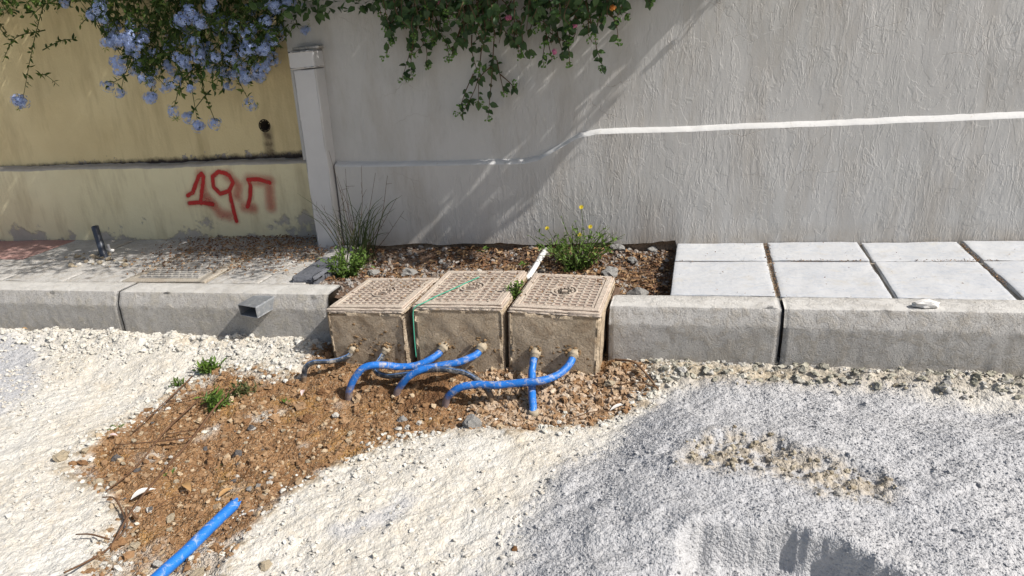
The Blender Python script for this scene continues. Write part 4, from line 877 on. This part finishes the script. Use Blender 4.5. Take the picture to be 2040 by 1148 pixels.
M['r_cream'] = mat_plain('cream_stone', (.50, .42, .30), .9, .1, .3, 14, .004, obj=True); M['r_grey'] = mat_plain('grey_stone', (.33, .32, .30), .9, .1, .35, 14, .004, obj=True)
M['r_brown'] = mat_plain('brown_clod', (.24, .13, .065), .95, .05, .35, 14, .004, obj=True); M['r_dark'] = mat_plain('dark_stone', (.15, .14, .135), .9, .1, .35, 14, .004, obj=True); M['r_white'] = mat_plain('white_stone', (.60, .57, .51), .9, .1, .2, 14, .004, obj=True)
for px, py, r, mt, lb in [
    (940, 840, .050, 'r_grey', 'grey lump of concrete on the rim of the trench below the pipes'), (800, 822, .030, 'r_grey', 'grey angular stone in the trench below the arching blue pipe'),
    (612, 826, .034, 'r_brown', 'brown clod alone in the middle of the trench'), (122, 906, .040, 'r_cream', 'broad tan stone at the left edge of the trench'),
    (194, 952, .028, 'r_cream', 'cream stone left of the long dry stalk, the larger of a pair'), (224, 954, .022, 'r_cream', 'cream stone beside the dry stalk, the smaller of a pair'),
    (335, 1012, .024, 'r_cream', 'rounded cream stone left of the torn blue pipe'), (388, 1128, .030, 'r_cream', 'rounded tan stone right of the blue pipe at the bottom'),
    (525, 1114, .026, 'r_cream', 'rounded cream stone at the lower edge of the chalk'), (170, 895, .022, 'r_cream', 'tan stone above the broad one at the trench edge'),
    (668, 820, .022, 'r_white', 'white chip with a dark shadow in the trench'), (228, 900, .024, 'r_dark', 'dark flat stone in the left of the trench'), (470, 894, .024, 'r_dark', 'dark stone near the middle of the trench'),
    (500, 845, .022, 'r_dark', 'blue grey stone in the upper trench'), (270, 923, .020, 'r_dark', 'dark stone beside the long stalk'), (535, 956, .017, 'r_white', 'white pebble, rightmost at the edge of the chalk'),
    (512, 958, .014, 'r_grey', 'grey pebble between the white ones at the edge of the chalk'), (494, 960, .016, 'r_grey', 'grey pebble left of the white ones'), (525, 930, .012, 'r_white', 'small white pebble above the others'),
    (262, 1072, .024, 'r_cream', 'cream stone where the dry branch forks'), (310, 1105, .020, 'r_white', 'white stone below the forked branch'), (1025, 1090, .014, 'r_brown', 'small brown clod where chalk meets gravel'),
    (1660, 806, .022, 'r_white', 'pale lump on top of the gravel heap'), (1215, 780, .028, 'r_cream', 'tan stone right of the trench pipes'), (1218, 728, .024, 'r_cream', 'tan stone at the foot of the right meter box'),
    (640, 780, .026, 'r_brown', 'tan clod under the left black hose'), (1555, 728, .040, 'r_grey', 'grey mortar lump at the joint of the right kerb'), (260, 678, .045, 'r_grey', 'grey mortar lump at the joint of the left kerb'),
    (1290, 718, .024, 'r_cream', 'cream lump against the right kerb near the box'), (1330, 722, .026, 'r_cream', 'second cream lump against the right kerb')]:
    rock(px, py, -.345, r, mt, lb)
for px, py, r, mt, lb in [(1155, 552, .030, 'r_grey', 'small grey rubble lump behind the right box'), (1215, 545, .060, 'r_grey', 'large grey rubble lump behind the right box corner'), (1230, 505, .045, 'r_grey', 'grey rubble lump near the wall'),
    (1270, 578, .060, 'r_grey', 'flat grey stone in the gap beside the tiles'), (1262, 516, .035, 'r_grey', 'bluish lump among the leaves near the wall'), (1300, 500, .034, 'r_grey', 'grey lump in the corner of wall and tiles'),
    (815, 540, .050, 'r_grey', 'grey crumbly lump behind the left box'), (745, 540, .045, 'r_grey', 'grey crumbly lump beside the green weeds'), (880, 520, .030, 'r_grey', 'grey lump under the wall behind the middle box'), (955, 533, .024, 'r_white', 'pale stone among the dead leaves'), (890, 545, .022, 'r_white', 'white chip behind the middle box'),
    (1090, 545, .022, 'r_white', 'pale chip beside the white pipe')]:
    rock(px, py, -.05, r, mt, lb, None, 'stone', None, 1.2, 'b')
GS = 'pale pebbles lying on the trench soil'
for _ in range(110):
    px, py = random.uniform(200, 700), random.uniform(830, 1140); g = gr(px, py, -.345)
    if sdf(soil_poly, np.array([g[0]]), np.array([g[1]]))[0] > .02: rock(px, py, -.345, random.uniform(.006, .015), random.choice(['r_cream', 'r_cream', 'r_white', 'r_brown', 'r_dark']), None, GS, 'pebble')
GS2 = 'mortar crumbs on the old paving'
for _ in range(46):
    rock(random.uniform(130, 250), random.uniform(505, 532), .0, random.uniform(.008, .026), random.choice(['r_cream', 'r_white', 'r_cream']), None, GS2, 'mortar_crumb', surf='p')

def big_leaf(px, py, h, size, ang, mat, label, width=.7, lift=.02):
    g = gr(px, py, h); g[2] = ground(np.array([g[0]]), np.array([g[1]]))[0] + lift; b = Buf()
    nL = 9; tt = np.linspace(0, 1, nL); wv = np.sin(np.pi * tt ** .8) * .26 * width; V = []
    for i, t in enumerate(tt): z = .10 * math.sin(t * 3.1) ; V += [(t, wv[i], z + .6 * wv[i]), (t, 0, z), (t, -wv[i], z + .5 * wv[i])]
    F = [f for i in range(nL - 1) for f in ((i * 3, i * 3 + 1, i * 3 + 4, i * 3 + 3), (i * 3 + 1, i * 3 + 2, i * 3 + 5, i * 3 + 4))]
    V = rigid(np.array(V) * size, np.zeros(3), math.radians(ang)) + g; b.add(V, F, rnd=.5); return tag(build(b, 'dry_leaf', M[mat], None, True), label, 'leaf')
big_leaf(362, 950, -.34, .085, -30, 'dryleaf', 'curled tan leaf on the trench soil above the blue pipe')
big_leaf(432, 980, -.34, .075, 70, 'dryleaf', 'upright tan leaf next to the torn pipe end')
big_leaf(258, 990, -.34, .10, 55, 'greyleaf', 'pale grey leaf at the left of the trench')
big_leaf(606, 778, -.34, .065, -70, 'redleaf', 'red brown leaf in the soil left of the pipes')
big_leaf(45, 668, -.29, .05, 10, 'dryleaf', 'orange leaf on the rubble by the left kerb')
big_leaf(215, 867, -.34, .05, 10, 'redleaf', 'small red leaf at the trench edge')
big_leaf(1010, 548, 0, .12, 200, 'dryleaf', 'long tan leaf lying behind the middle cover', .5)['x'] = 0
for o in [o for o in COL.objects if 'x' in o]: o.location.z = .0 + SL * o.location.x; del o['x']
big_leaf(1215, 800, -.3, .10, 40, 'greyleaf', 'pale strip of dry leaf by the gravel edge', .4)
b = Buf(); V, F = ico(2, 55, .5, 2.5, (.052, .034, .020), 4); g = gr(1846, 613, .0); b.add(V + g + (0, 0, .016), F); tag(build(b, 'paper_scrap', M['scrap']), 'crumpled white scrap lying on the right kerb', 'scrap')
def stalk(pts, r, mat, label, cat='twig', h=-.335, side=()):
    def G_(p, lift): g = gr(p[0], p[1], h); g[2] = ground(np.array([g[0]]), np.array([g[1]]))[0] + lift + .014; return g
    b = Buf(); P = smooth_path([G_(p, .018 + .02 * math.sin(i * 1.7)) for i, p in enumerate(pts)], 6); addtube(b, P, np.linspace(r, r * .6, len(P)), 6)
    for s in side: Q = smooth_path([G_(p, .02) for p in s], 5); addtube(b, Q, np.linspace(r * .7, r * .4, len(Q)), 5)
    return tag(build(b, 'stalk' if cat == 'stalk' else 'twig', M[mat], None, True), label, cat)
stalk([(490, 760), (440, 810), (380, 866), (330, 920), (285, 985), (250, 1030), (215, 1070), (170, 1110), (130, 1148)], .0060, 'stalk', 'longest dry stalk running from the weeds to the lower left', 'stalk', side=[[(380, 866), (300, 876), (230, 884)], [(250, 1030), (230, 996), (205, 994)], [(215, 1065), (180, 1062), (150, 1062)]])
stalk([(400, 795), (330, 860), (270, 920), (210, 975)], .0048, 'stalk', 'dry stalk lying parallel above the longest one', 'stalk', side=[[(330, 860), (380, 850), (420, 846)]])
stalk([(385, 755), (330, 808), (265, 858)], .0042, 'stalk', 'short dry stalk at the upper edge of the trench', 'stalk', side=[[(330, 800), (380, 792), (430, 770)]])
stalk([(270, 1020), (252, 1012), (248, 1035), (225, 1060)], .006, 'twig', 'thick forked branch lying across the dry stalk')
stalk([(300, 1012), (340, 985), (400, 972)], .002, 'stalk', 'thin dry stem in front of the curled tan leaf', 'stalk')
stalk([(1225, 738), (1262, 748), (1290, 762), (1312, 776)], .006, 'twig', 'brown twig slanting down between box and gravel', h=-.30)
stalk([(1232, 770), (1270, 772), (1312, 776)], .004, 'twig', 'thin flat twig meeting the slanting one', h=-.30)
stalk([(1130, 836), (1180, 826), (1225, 815)], .003, 'twig', 'thin twig at the lower right edge of the trench', h=-.32)

# ================================================================== PLANTS
def rosette(name, label, base, n, ln, mat, up=.8, width=.45, spread=1.0, cat='weed', wd=None):
    b = Buf(); a = rng.uniform(0, 6.28, n); D = np.column_stack([np.cos(a) * spread, np.sin(a) * spread, rng.uniform(.1, 1, n) * up]); Nn = np.column_stack([np.zeros(n), np.zeros(n), np.ones(n)]) + rdir(n) * .3
    P = np.tile(base, (n, 1)) + np.column_stack([rng.normal(0, ln * .15, n), rng.normal(0, ln * .15, n), np.zeros(n)]); put(b, LEAF_V, LEAF_F, P, D, Nn, ln * rng.uniform(.5, 1.1, n), width)
    return tag(build(b, name, M[mat]), label, cat)
def G0(px, py, h=-.345): g = gr(px, py, h); g[2] = ground(np.array([g[0]]), np.array([g[1]]))[0]; return g
def branchy(name, label, base, n, hgt, spread, lsz, mat, cat='weed', leafn=9, width=.6, lean=(0, 0)):
    """several thin stems with leaves along them"""
    t = thing(name, base, label, cat); sb = Buf(); lb = Buf(); tips = []
    for _ in range(n):
        a = rng.uniform(0, 6.28); k = rng.uniform(.3, 1) * spread; hh_ = hgt * rng.uniform(.5, 1); tip = base + np.array([math.cos(a) * k + lean[0], math.sin(a) * k * .8 + lean[1], hh_]); st_ = base + np.array([math.cos(a), math.sin(a), 0]) * spread * .25 * rng.random()
        mid = (st_ + tip) / 2 + np.array([0, 0, hh_ * .18]) + rng.normal(0, .012, 3); P = smooth_path([st_, mid, tip], 6); addtube(sb, P, np.linspace(.003, .0015, len(P)), 4); tips.append(tip)
        ii = rng.uniform(1, len(P) - 1.01, leafn).astype(int); D = rdir(leafn, .4); put(lb, LEAF_V, LEAF_F, P[ii], D, rdir(leafn, 1.2), lsz * rng.uniform(.5, 1.1, leafn), width)
    build(sb, 'stems', M['stem'], t, True); f = build(lb, 'leaves', M[mat], t); f['kind'] = 'stuff'
    return t, tips
branchy('weed', 'bushy green weed with pointed leaves by the rubble, above the trench', G0(420, 745), 14, .06, .085, .050, 'weed', width=.5)
branchy('weed', 'green grassy weed in the upper trench beside the stalks', G0(428, 803), 16, .055, .10, .060, 'weed', width=.35)
branchy('weed', 'low grassy sprout right of the grassy weed', G0(480, 780), 9, .05, .09, .060, 'grass', width=.25)
branchy('weed', 'small sprout at the rubble edge above the stalks', G0(355, 766), 7, .05, .05, .035, 'weed', width=.35)
rosette('weed', 'tiny sprout at the left of the stalks', G0(232, 850), 12, .05, 'weed', .6, .3)
rosette('weed', 'tiny sprout beside the longest stalk in mid trench', G0(335, 930), 10, .04, 'weed', .6, .35)
rosette('weed', 'tiny sprout near the dark stone', G0(425, 918), 8, .035, 'weed', .7, .35)
rosette('weed', 'tiny sprout in the soil below the left hose', G0(572, 797), 9, .035, 'weed', .7, .4)
B0 = lambda px, py: (lambda g: np.array([g[0], g[1], bed_h(g[0], g[1])]))(gr(px, py, -.05))
branchy('weed', 'sprawling green weed at the end of the left kerb', B0(694, 550), 64, .19, .21, .034, 'weed', leafn=13)
branchy('weed', 'small leafy weed growing between the middle and right covers', np.array([-.885, 3.20, .0]), 14, .10, .055, .028, 'weed', leafn=10)
t, tips = branchy('flowering_weed', 'green weed with yellow flowers behind the right box, against the grey wall', B0(1145, 530), 64, .25, .30, .034, 'weed', leafn=12)
base = np.array(t['base']); base[2] -= SL * base[0]
for px, py, fl in [(1158, 413, 1), (1090, 455, 1), (1126, 455, 0), (1176, 452, 1), (1155, 468, 1), (1118, 430, 0), (1215, 465, 0), (1225, 480, 0), (1145, 440, 0), (1055, 470, 0), (1195, 470, 0)]:
    tip = at(px, py, 4.02); sb = Buf(); r0 = base + rng.normal(0, .05, 3) * (1, 1, 0); P = smooth_path([r0, r0 * .55 + tip * .45 + rng.normal(0, .015, 3), tip], 6); addtube(sb, P, np.linspace(.003, .0016, len(P)), 5)
    s_ = build(sb, 'flower_stem', M['stem'], t, True); lb = Buf(); n = 8; put(lb, LEAF_V, LEAF_F, P[rng.integers(3, len(P), n)], rdir(n), rdir(n, 1), rng.uniform(.015, .03, n), .4); build(lb, 'stem_leaves', M['weed'], s_)
    if fl:
        fb = Buf(); n = 11; a = np.arange(n) / n * 6.283; D = np.column_stack([np.cos(a), -.4 * np.ones(n) * 0 + np.sin(a) * .3 - .1, np.sin(a) * .8 + .2]); put(fb, QUAD_V, QUAD_F, np.tile(tip, (n, 1)), D, np.tile([0, -1, .5], (n, 1)), .015, 1.0); build(fb, 'flower_head', M['yflower'], s_)
rosette('weed', 'small green seedling under the broken foot of the grey wall', B0(960, 505), 12, .05, 'weed', .9, .6); rosette('weed', 'low green weed left of the white pipe', B0(1040, 522), 22, .05, 'weed', .9, .5)
# tall grass at the post
gt = thing('grass_tuft', B0(715, 520), 'tall wispy grass tuft growing in front of the white post', 'grass tuft'); b = Buf(); base = B0(715, 520)
for k in range(58):
    s_ = base + np.array([rng.normal(0, .06), rng.normal(0, .05), 0]); L = rng.uniform(.15, .55) if k > 22 else rng.uniform(.4, .75); a = rng.uniform(0, 6.28); out = L * rng.uniform(.15, .75); tip = s_ + np.array([math.cos(a) * out, math.sin(a) * out * .5, L * rng.uniform(.5, 1)])
    if tip[1] > 4.10: tip[1] = 4.10 - rng.random() * .1
    P = smooth_path([s_, s_ * .5 + tip * .5 + (0, 0, L * .18), tip], 5); m_ = len(P); wv = .0032 * (1 - np.linspace(0, 1, m_) ** 2) + .0006; sd = unit(np.cross(P[-1] - P[0], (0.3, 1, 0.2)))
    V = np.stack([P - sd * wv[:, None], P + sd * wv[:, None]], 1).reshape(-1, 3); F = np.array([(2 * i, 2 * i + 1, 2 * i + 3, 2 * i + 2) for i in range(m_ - 1)]); b.add(V, F, rnd=rng.random())
build(b, 'blades', M['grass'], gt)['kind'] = 'stuff'
b = Buf()
for px, py in [(672, 352), (688, 336), (720, 330), (748, 345), (772, 350), (790, 395), (805, 420), (640, 408), (618, 395), (655, 300)]:
    tip = at(px, py, 4.03); P = smooth_path([base + rng.normal(0, .03, 3) * (1, 1, 0), base * .5 + tip * .5 + rng.normal(0, .015, 3), tip], 6); addtube(b, P, np.linspace(.0026, .001, len(P)), 4)
    for j in range(4): i = rng.integers(6, len(P) - 1); Q = np.array([P[i], P[i] + rdir(1, .6)[0] * .06 * (.4, .3, 1) + (rng.normal(0, .03), 0, 0)]); addtube(b, Q, [.0014, .0008], 3)
build(b, 'seed_stalks', M['bark'], gt)

# ---- plumbago: blue flowers over the yellow wall
pb = thing('plumbago_bush', (-3.7, 4.45, 1.95), 'plumbago bush with pale blue flowers hanging over the yellow wall', 'bush')
STEM, LEAFB = Buf(), Buf(); CL = []
def pspray(a, bpt, e0, e1, ln=.032, dens=42, sag=.04, wob=.02, clus=True, buf=None):
    A3 = at(a[0], a[1], 4.45 - e0); B3 = at(bpt[0], bpt[1], 4.45 - e1); mid = (A3 + B3) / 2 + rng.normal(0, wob, 3); mid[2] += sag; mid[1] = min(mid[1], 4.40); P = smooth_path([A3, mid, B3], 8); addtube(STEM, P, np.linspace(.0045, .0018, len(P)), 4)
    L = np.linalg.norm(np.diff(P, axis=0), axis=1).sum(); n = max(4, int(L * dens)); ii = rng.uniform(0, len(P) - 1.01, n); i0 = ii.astype(int); Q = P[i0] + (P[i0 + 1] - P[i0]) * (ii - i0)[:, None]; T = P[i0 + 1] - P[i0]
    D = T / np.linalg.norm(T, axis=1)[:, None] * .5 + rdir(n, .1); put(buf or LEAFB, LEAF_V, LEAF_F, Q, D, rdir(n, 1.0), ln * rng.uniform(.5, 1.2, n), .62)
    if clus: CL.append(B3)
    return P
for a, b_, e in [((98, -30), (45, 200), .25), ((90, 60), (5, 124), .22), ((85, 100), (150, 78), .22), ((78, 150), (118, 172), .25), ((300, 60), (240, 185), .35), ((320, 100), (300, 192), .35), ((380, 130), (395, 250), .40), ((380, 140), (345, 222), .38),
               ((400, 150), (430, 245), .36), ((440, 120), (500, 208), .3), ((460, 100), (520, 150), .3), ((560, 20), (690, 30), .2), ((590, 0), (665, 60), .2), ((200, 20), (160, 50), .3), ((250, 0), (130, 5), .3), ((120, 10), (60, 35), .28),
               ((330, 120), (215, 170), .33), ((420, 180), (375, 235), .36), ((470, 60), (610, 60), .25)]:
    pspray(a, b_, e * .7, e, .046, 62, clus=(b_[0] not in (5, 150, 118, 665, 160, 60)))
def env_p(px): return np.interp(px, [150, 190, 240, 300, 360, 430, 500, 560, 600, 640, 680], [10, 40, 140, 170, 195, 190, 165, 110, 80, 30, 0])
for _ in range(560):
    px = 150 + 490 * rng.beta(1.3, 1.3); py = rng.uniform(-160, env_p(px)); e = rng.uniform(.05, .6); l = rng.uniform(40, 90); pspray((px + rng.normal(0, 30), py - l), (px, py), min(.7, e * .9), e, .050, 70, .03, .02, rng.random() < (.5 if py > env_p(px) * .45 else .26))
# unseen leaves above the wall top and over the pavement, added for their shade
def canopy(buf, n, sampler, ln, width):
    P = sampler(n); put(buf, LEAF_V, LEAF_F, P, rdir(len(P)), rdir(len(P), .8), ln * rng.uniform(.6, 1.25, len(P)), width)
def s_p(n):
    x = rng.uniform(-5.6, -1.2, n); h = rng.uniform(1.72, 2.45, n); e = rng.uniform(-.25, 1.15, n) ; k = (fbm(x * 2.4, h * 2.4, e * 2.4, o=3, seed=500) > -.16 + .26 * sst(.6, 1.3, e)) & (e < .55 + .9 * (h - 1.6) + .2)
    return np.column_stack([x, 4.45 - e, h])[k]
canopy(LEAFB, 17000, s_p, .045, .7)
def s_out(n):
    x = rng.uniform(-4.2, -.35, n); h = rng.uniform(1.82, 2.5, n); e = rng.uniform(.6, 1.5, n); k = (fbm(x * 3.2, h * 3.2, e * 3.2, o=3, seed=505) > .02 + .25 * sst(1.1, 1.5, e)) & (x < h - 2.4) & (e - .17 * h < 1.02)
    return np.column_stack([x, 4.45 - e, h])[k]
canopy(LEAFB, 12000, s_out, .045, .7)
def s_shade(n):  # dense unseen leaf layer, added to keep sun off the yellow wall
    x = rng.uniform(-7.0, -1.5, n); h = rng.uniform(1.97, 2.4, n); e = rng.uniform(-.3, .42, n); return np.column_stack([x, 4.45 - e, h])
canopy(LEAFB, 9000, s_shade, .055, .8)
for _ in range(90):
    x = rng.uniform(-5.4, -.5); A3 = np.array([x, 4.6, 1.95]); B3 = A3 + np.array([rng.normal(0, .3), -rng.uniform(.2, 1.6), rng.uniform(-.05, .5)]); addtube(STEM, smooth_path([A3, (A3 + B3) / 2 + (0, 0, .15), B3], 6), .005, 5)
build(STEM, 'stems', M['stem'], pb, True); o = build(LEAFB, 'foliage', M['pleaf'], pb); o['kind'] = 'stuff'
PET = np.array([(0, 0, 0), (.45, .20, .03), (1, .34, -.04), (1.08, 0, -.05), (1, -.34, -.04), (.45, -.20, .03)]); PETF = [np.array([(0, 5, 4, 3, 2, 1)])]
def cluster(c, r, n, parent, nm='flower_cluster', mat='pflower', fs=.0120, pet=5):
    b = Buf(); d = rdir(n); d[:, 1] -= .35; d /= np.linalg.norm(d, axis=1)[:, None]; Pn = c + d * r * rng.uniform(.45, 1.0, n)[:, None]
    for k in range(pet):
        a = 2 * np.pi * k / pet + rng.random(n) * .3; ref = np.cross(d, (0.1, .2, 1)); ref /= np.linalg.norm(ref, axis=1)[:, None]; bi = np.cross(d, ref)
        D = np.cos(a)[:, None] * ref + np.sin(a)[:, None] * bi; put(b, PET, PETF, Pn, D, d, fs * rng.uniform(.85, 1.15, n), 1.0)
    return build(b, nm, M[mat], parent)
CL = CL[:285]
for c in CL: cluster(c, rng.uniform(.034, .062), int(rng.uniform(20, 36)), pb)
for px, py, e in [(380, 25, .62), (365, 40, .62), (400, 45, .6), (550, 12, .55), (575, 8, .5), (255, 75, .62), (240, 80, .6), (232, 122, .55), (238, 140, .55), (300, 195, .5), (45, 205, .25), (35, 200, .25), (395, 250, .42), (530, 45, .5), (500, 60, .5), (420, 10, .6)]:
    cluster(at(px, py, 4.45 - e), .052, 40, pb)
b = Buf()
for c in CL[::2]:
    n = 14; d = rdir(n, .4); put(b, QUAD_V, QUAD_F, np.tile(c + rng.normal(0, .03, 3), (n, 1)), d, rdir(n), .034, .25)
build(b, 'bud_tips', M['pbud'], pb)['kind'] = 'stuff'
# a second shrub at the very left edge
b = Buf(); sb = Buf(); x2 = thing('wall_shrub', (-5.35, 4.45, 1.95), 'dark shrub hanging down the yellow wall at its left end', 'shrub')
for _ in range(26):
    A3 = at(rng.uniform(-90, 6), rng.uniform(-140, -20), 4.30); B3 = at(rng.uniform(-90, 16), rng.uniform(0, 78), 4.30); P = smooth_path([A3, (A3 + B3) / 2 + (0, -.04, .02), B3], 6); addtube(sb, P, .003, 4); n = 26; ii = rng.integers(0, len(P), n); put(b, LEAF_V, LEAF_F, P[ii], rdir(n, -.3), rdir(n, 1), .04 * rng.uniform(.5, 1.1, n), .5)
addtube(sb, smooth_path([(-5.5, 4.6, 1.99), (-5.45, 4.4, 2.05), at(-40, -60, 4.30)], 6), .008, 6)
build(sb, 'stems', M['stem'], x2, True); build(b, 'foliage', M['grass'], x2)['kind'] = 'stuff'

# ---- lantana over the grey wall
la = thing('lantana_bush', (-1.2, 4.2, 1.68), 'dark green lantana bush with a few pink flowers hanging over the grey wall', 'bush')
SB, FB, BB = Buf(), Buf(), Buf(); BIG = []
def lspray(a, bpt, e0, e1, big=True, ln=.056, dens=34):
    A3 = at(a[0], a[1], 4.2 - e0); B3 = at(bpt[0], bpt[1], 4.2 - e1); mid = (A3 + B3) / 2 + rng.normal(0, .02, 3); mid[1] = min(mid[1], 4.17); P = smooth_path([A3, mid, B3], 7); addtube(SB, P, np.linspace(.004, .0016, len(P)), 4)
    L = np.linalg.norm(np.diff(P, axis=0), axis=1).sum(); n = max(3, int(L * dens)); ii = rng.uniform(0, len(P) - 1.01, n); i0 = ii.astype(int); Q = P[i0] + (P[i0 + 1] - P[i0]) * (ii - i0)[:, None]
    D = rdir(n) * (1, .5, 1) + (0, -.1, -.45); Nn = rdir(n) * .7 + (0, -1, .5); sz = ln * rng.uniform(.55, 1.1, n)
    if big: BIG.extend(zip(Q, D, Nn, sz))
    else: put(FB, LEAF_V, LEAF_F, Q, D, Nn, sz, 1.05)
    for _ in range(2 if big else (rng.random() < .45)):
        c = B3 + rng.normal(0, .014, 3); m_ = 12; d = rdir(m_); put(BB, QUAD_V * (1, 1.6, 1), QUAD_F, c + d * .009, d + rdir(m_) * .8, d, .014, 1.3)
    return B3
SPR = [((850, -20), (800, 160), .10), ((830, 40), (850, 135), .12), ((800, -10), (770, 110), .15), ((800, 30), (775, 70), .12), ((930, 20), (900, 110), .15), ((960, 90), (918, 232), .10), ((985, 60), (972, 238), .12), ((990, 120), (1005, 190), .1), ((1020, 20), (1035, 115), .15),
       ((1080, 20), (1100, 120), .14), ((1095, 40), (1080, 122), .15), ((1150, 20), (1135, 128), .16), ((1160, 10), (1180, 85), .14), ((1200, 10), (1200, 130), .14), ((1210, 10), (1232, 80), .15), ((1230, -30), (1252, 28), .13), ((1260, -60), (1296, 8), .1), ((1010, 60), (1060, 105), .14), ((940, 70), (950, 140), .18), ((870, 60), (895, 118), .14), ((1110, 60), (1122, 110), .1)]
for a, b_, e in SPR: lspray(a, b_, e * .6, e)
for (a, b_, e) in SPR[:12]: lspray((a[0] * .6 + b_[0] * .4, a[1] * .6 + b_[1] * .4), (b_[0] + rng.normal(0, 18), b_[1] - rng.uniform(10, 40)), e * .7, e * .9)
def env_l(px): return np.interp(px, [755, 790, 850, 900, 960, 1040, 1080, 1140, 1200, 1240, 1270, 1310], [60, 100, 90, 85, 110, 95, 70, 75, 60, 40, 0, -60])
for _ in range(400):
    px = rng.uniform(760, 1290); py = rng.uniform(-150, env_l(px)); e = rng.uniform(.04, .36); lspray((px + rng.normal(0, 22), py - rng.uniform(40, 90)), (px, py), e * .9, e, False, .060, 38)
def s_l(n):
    x = rng.uniform(-2.6, .75, n); h = rng.uniform(1.50, 2.2, n); e = rng.uniform(-.2, .70, n); k = (x < h - 1.22 + .08 * fbm(h * 5, e * 5, o=2, seed=511)) & (fbm(x * 3, h * 3, e * 3, o=3, seed=510) > -.22) & (e < .30 + .8 * (h - 1.45)) & (h > 1.5 + .0 * x)
    return np.column_stack([x, 4.2 - e, h])[k]
canopy(FB, 9000, s_l, .06, 1.0)
for _ in range(40):
    x = rng.uniform(-2.4, .4); A3 = np.array([x, 4.38, 1.68]); B3 = A3 + np.array([rng.normal(0, .2), -rng.uniform(.2, .7), rng.uniform(-.05, .4)]); B3[0] = min(B3[0], B3[2] - 1.25); addtube(SB, smooth_path([A3, (A3 + B3) / 2 + (0, 0, .12), B3], 6), .004, 5)
build(SB, 'stems', M['bark'], la, True); build(FB, 'foliage', M['lleaf'], la)['kind'] = 'stuff'; build(BB, 'bud_clusters', M['lbud'], la)['kind'] = 'stuff'
# the leaves of the hanging sprays, one by one (shared mesh)
bl = Buf(); bl.add(LEAF_V * (1, 1.05, 1), [tuple(f) for F_ in LEAF_F for f in F_], rnd=.1); proto = finish('leaf', np.vstack(bl.V), bl.F, M['lleaf'], None, False, {'rnd': np.full(8, .1)}, (0, 0, 0), False); lm = proto.data; bpy.data.objects.remove(proto)
random.shuffle(BIG); base = Vector(la['base'])
for Q, D, Nn, sz in BIG[:290]:
    X1, Y1, Z1 = frames(np.array([D]), np.array([Nn])); R3 = Matrix(np.column_stack([X1[0], Y1[0], Z1[0]]).tolist()).to_4x4(); o = bpy.data.objects.new('leaf', lm); COL.objects.link(o); o.parent = la
    o.matrix_local = Matrix.Translation(Vector((Q[0], Q[1], Q[2] + SL * Q[0])) - base) @ R3 @ Matrix.Scale(sz, 4)
if len(BIG) > 290:
    eb = Buf(); q = BIG[290:]; put(eb, LEAF_V, LEAF_F, np.array([i[0] for i in q]), np.array([i[1] for i in q]), np.array([i[2] for i in q]), np.array([i[3] for i in q]), 1.05); build(eb, 'foliage', M['lleaf'], la)['kind'] = 'stuff'
for px, py, mt in [(885, 12, 'lpink'), (878, 5, 'lpink'), (1013, 35, 'lpink'), (1145, 52, 'lpink'), (1105, 103, 'lpink'), (1221, 16, 'lorange'), (850, 38, 'lorange')]:
    cluster(at(px, py, 3.93), .017, 14, la, 'flower_head', mt, .010, 4)
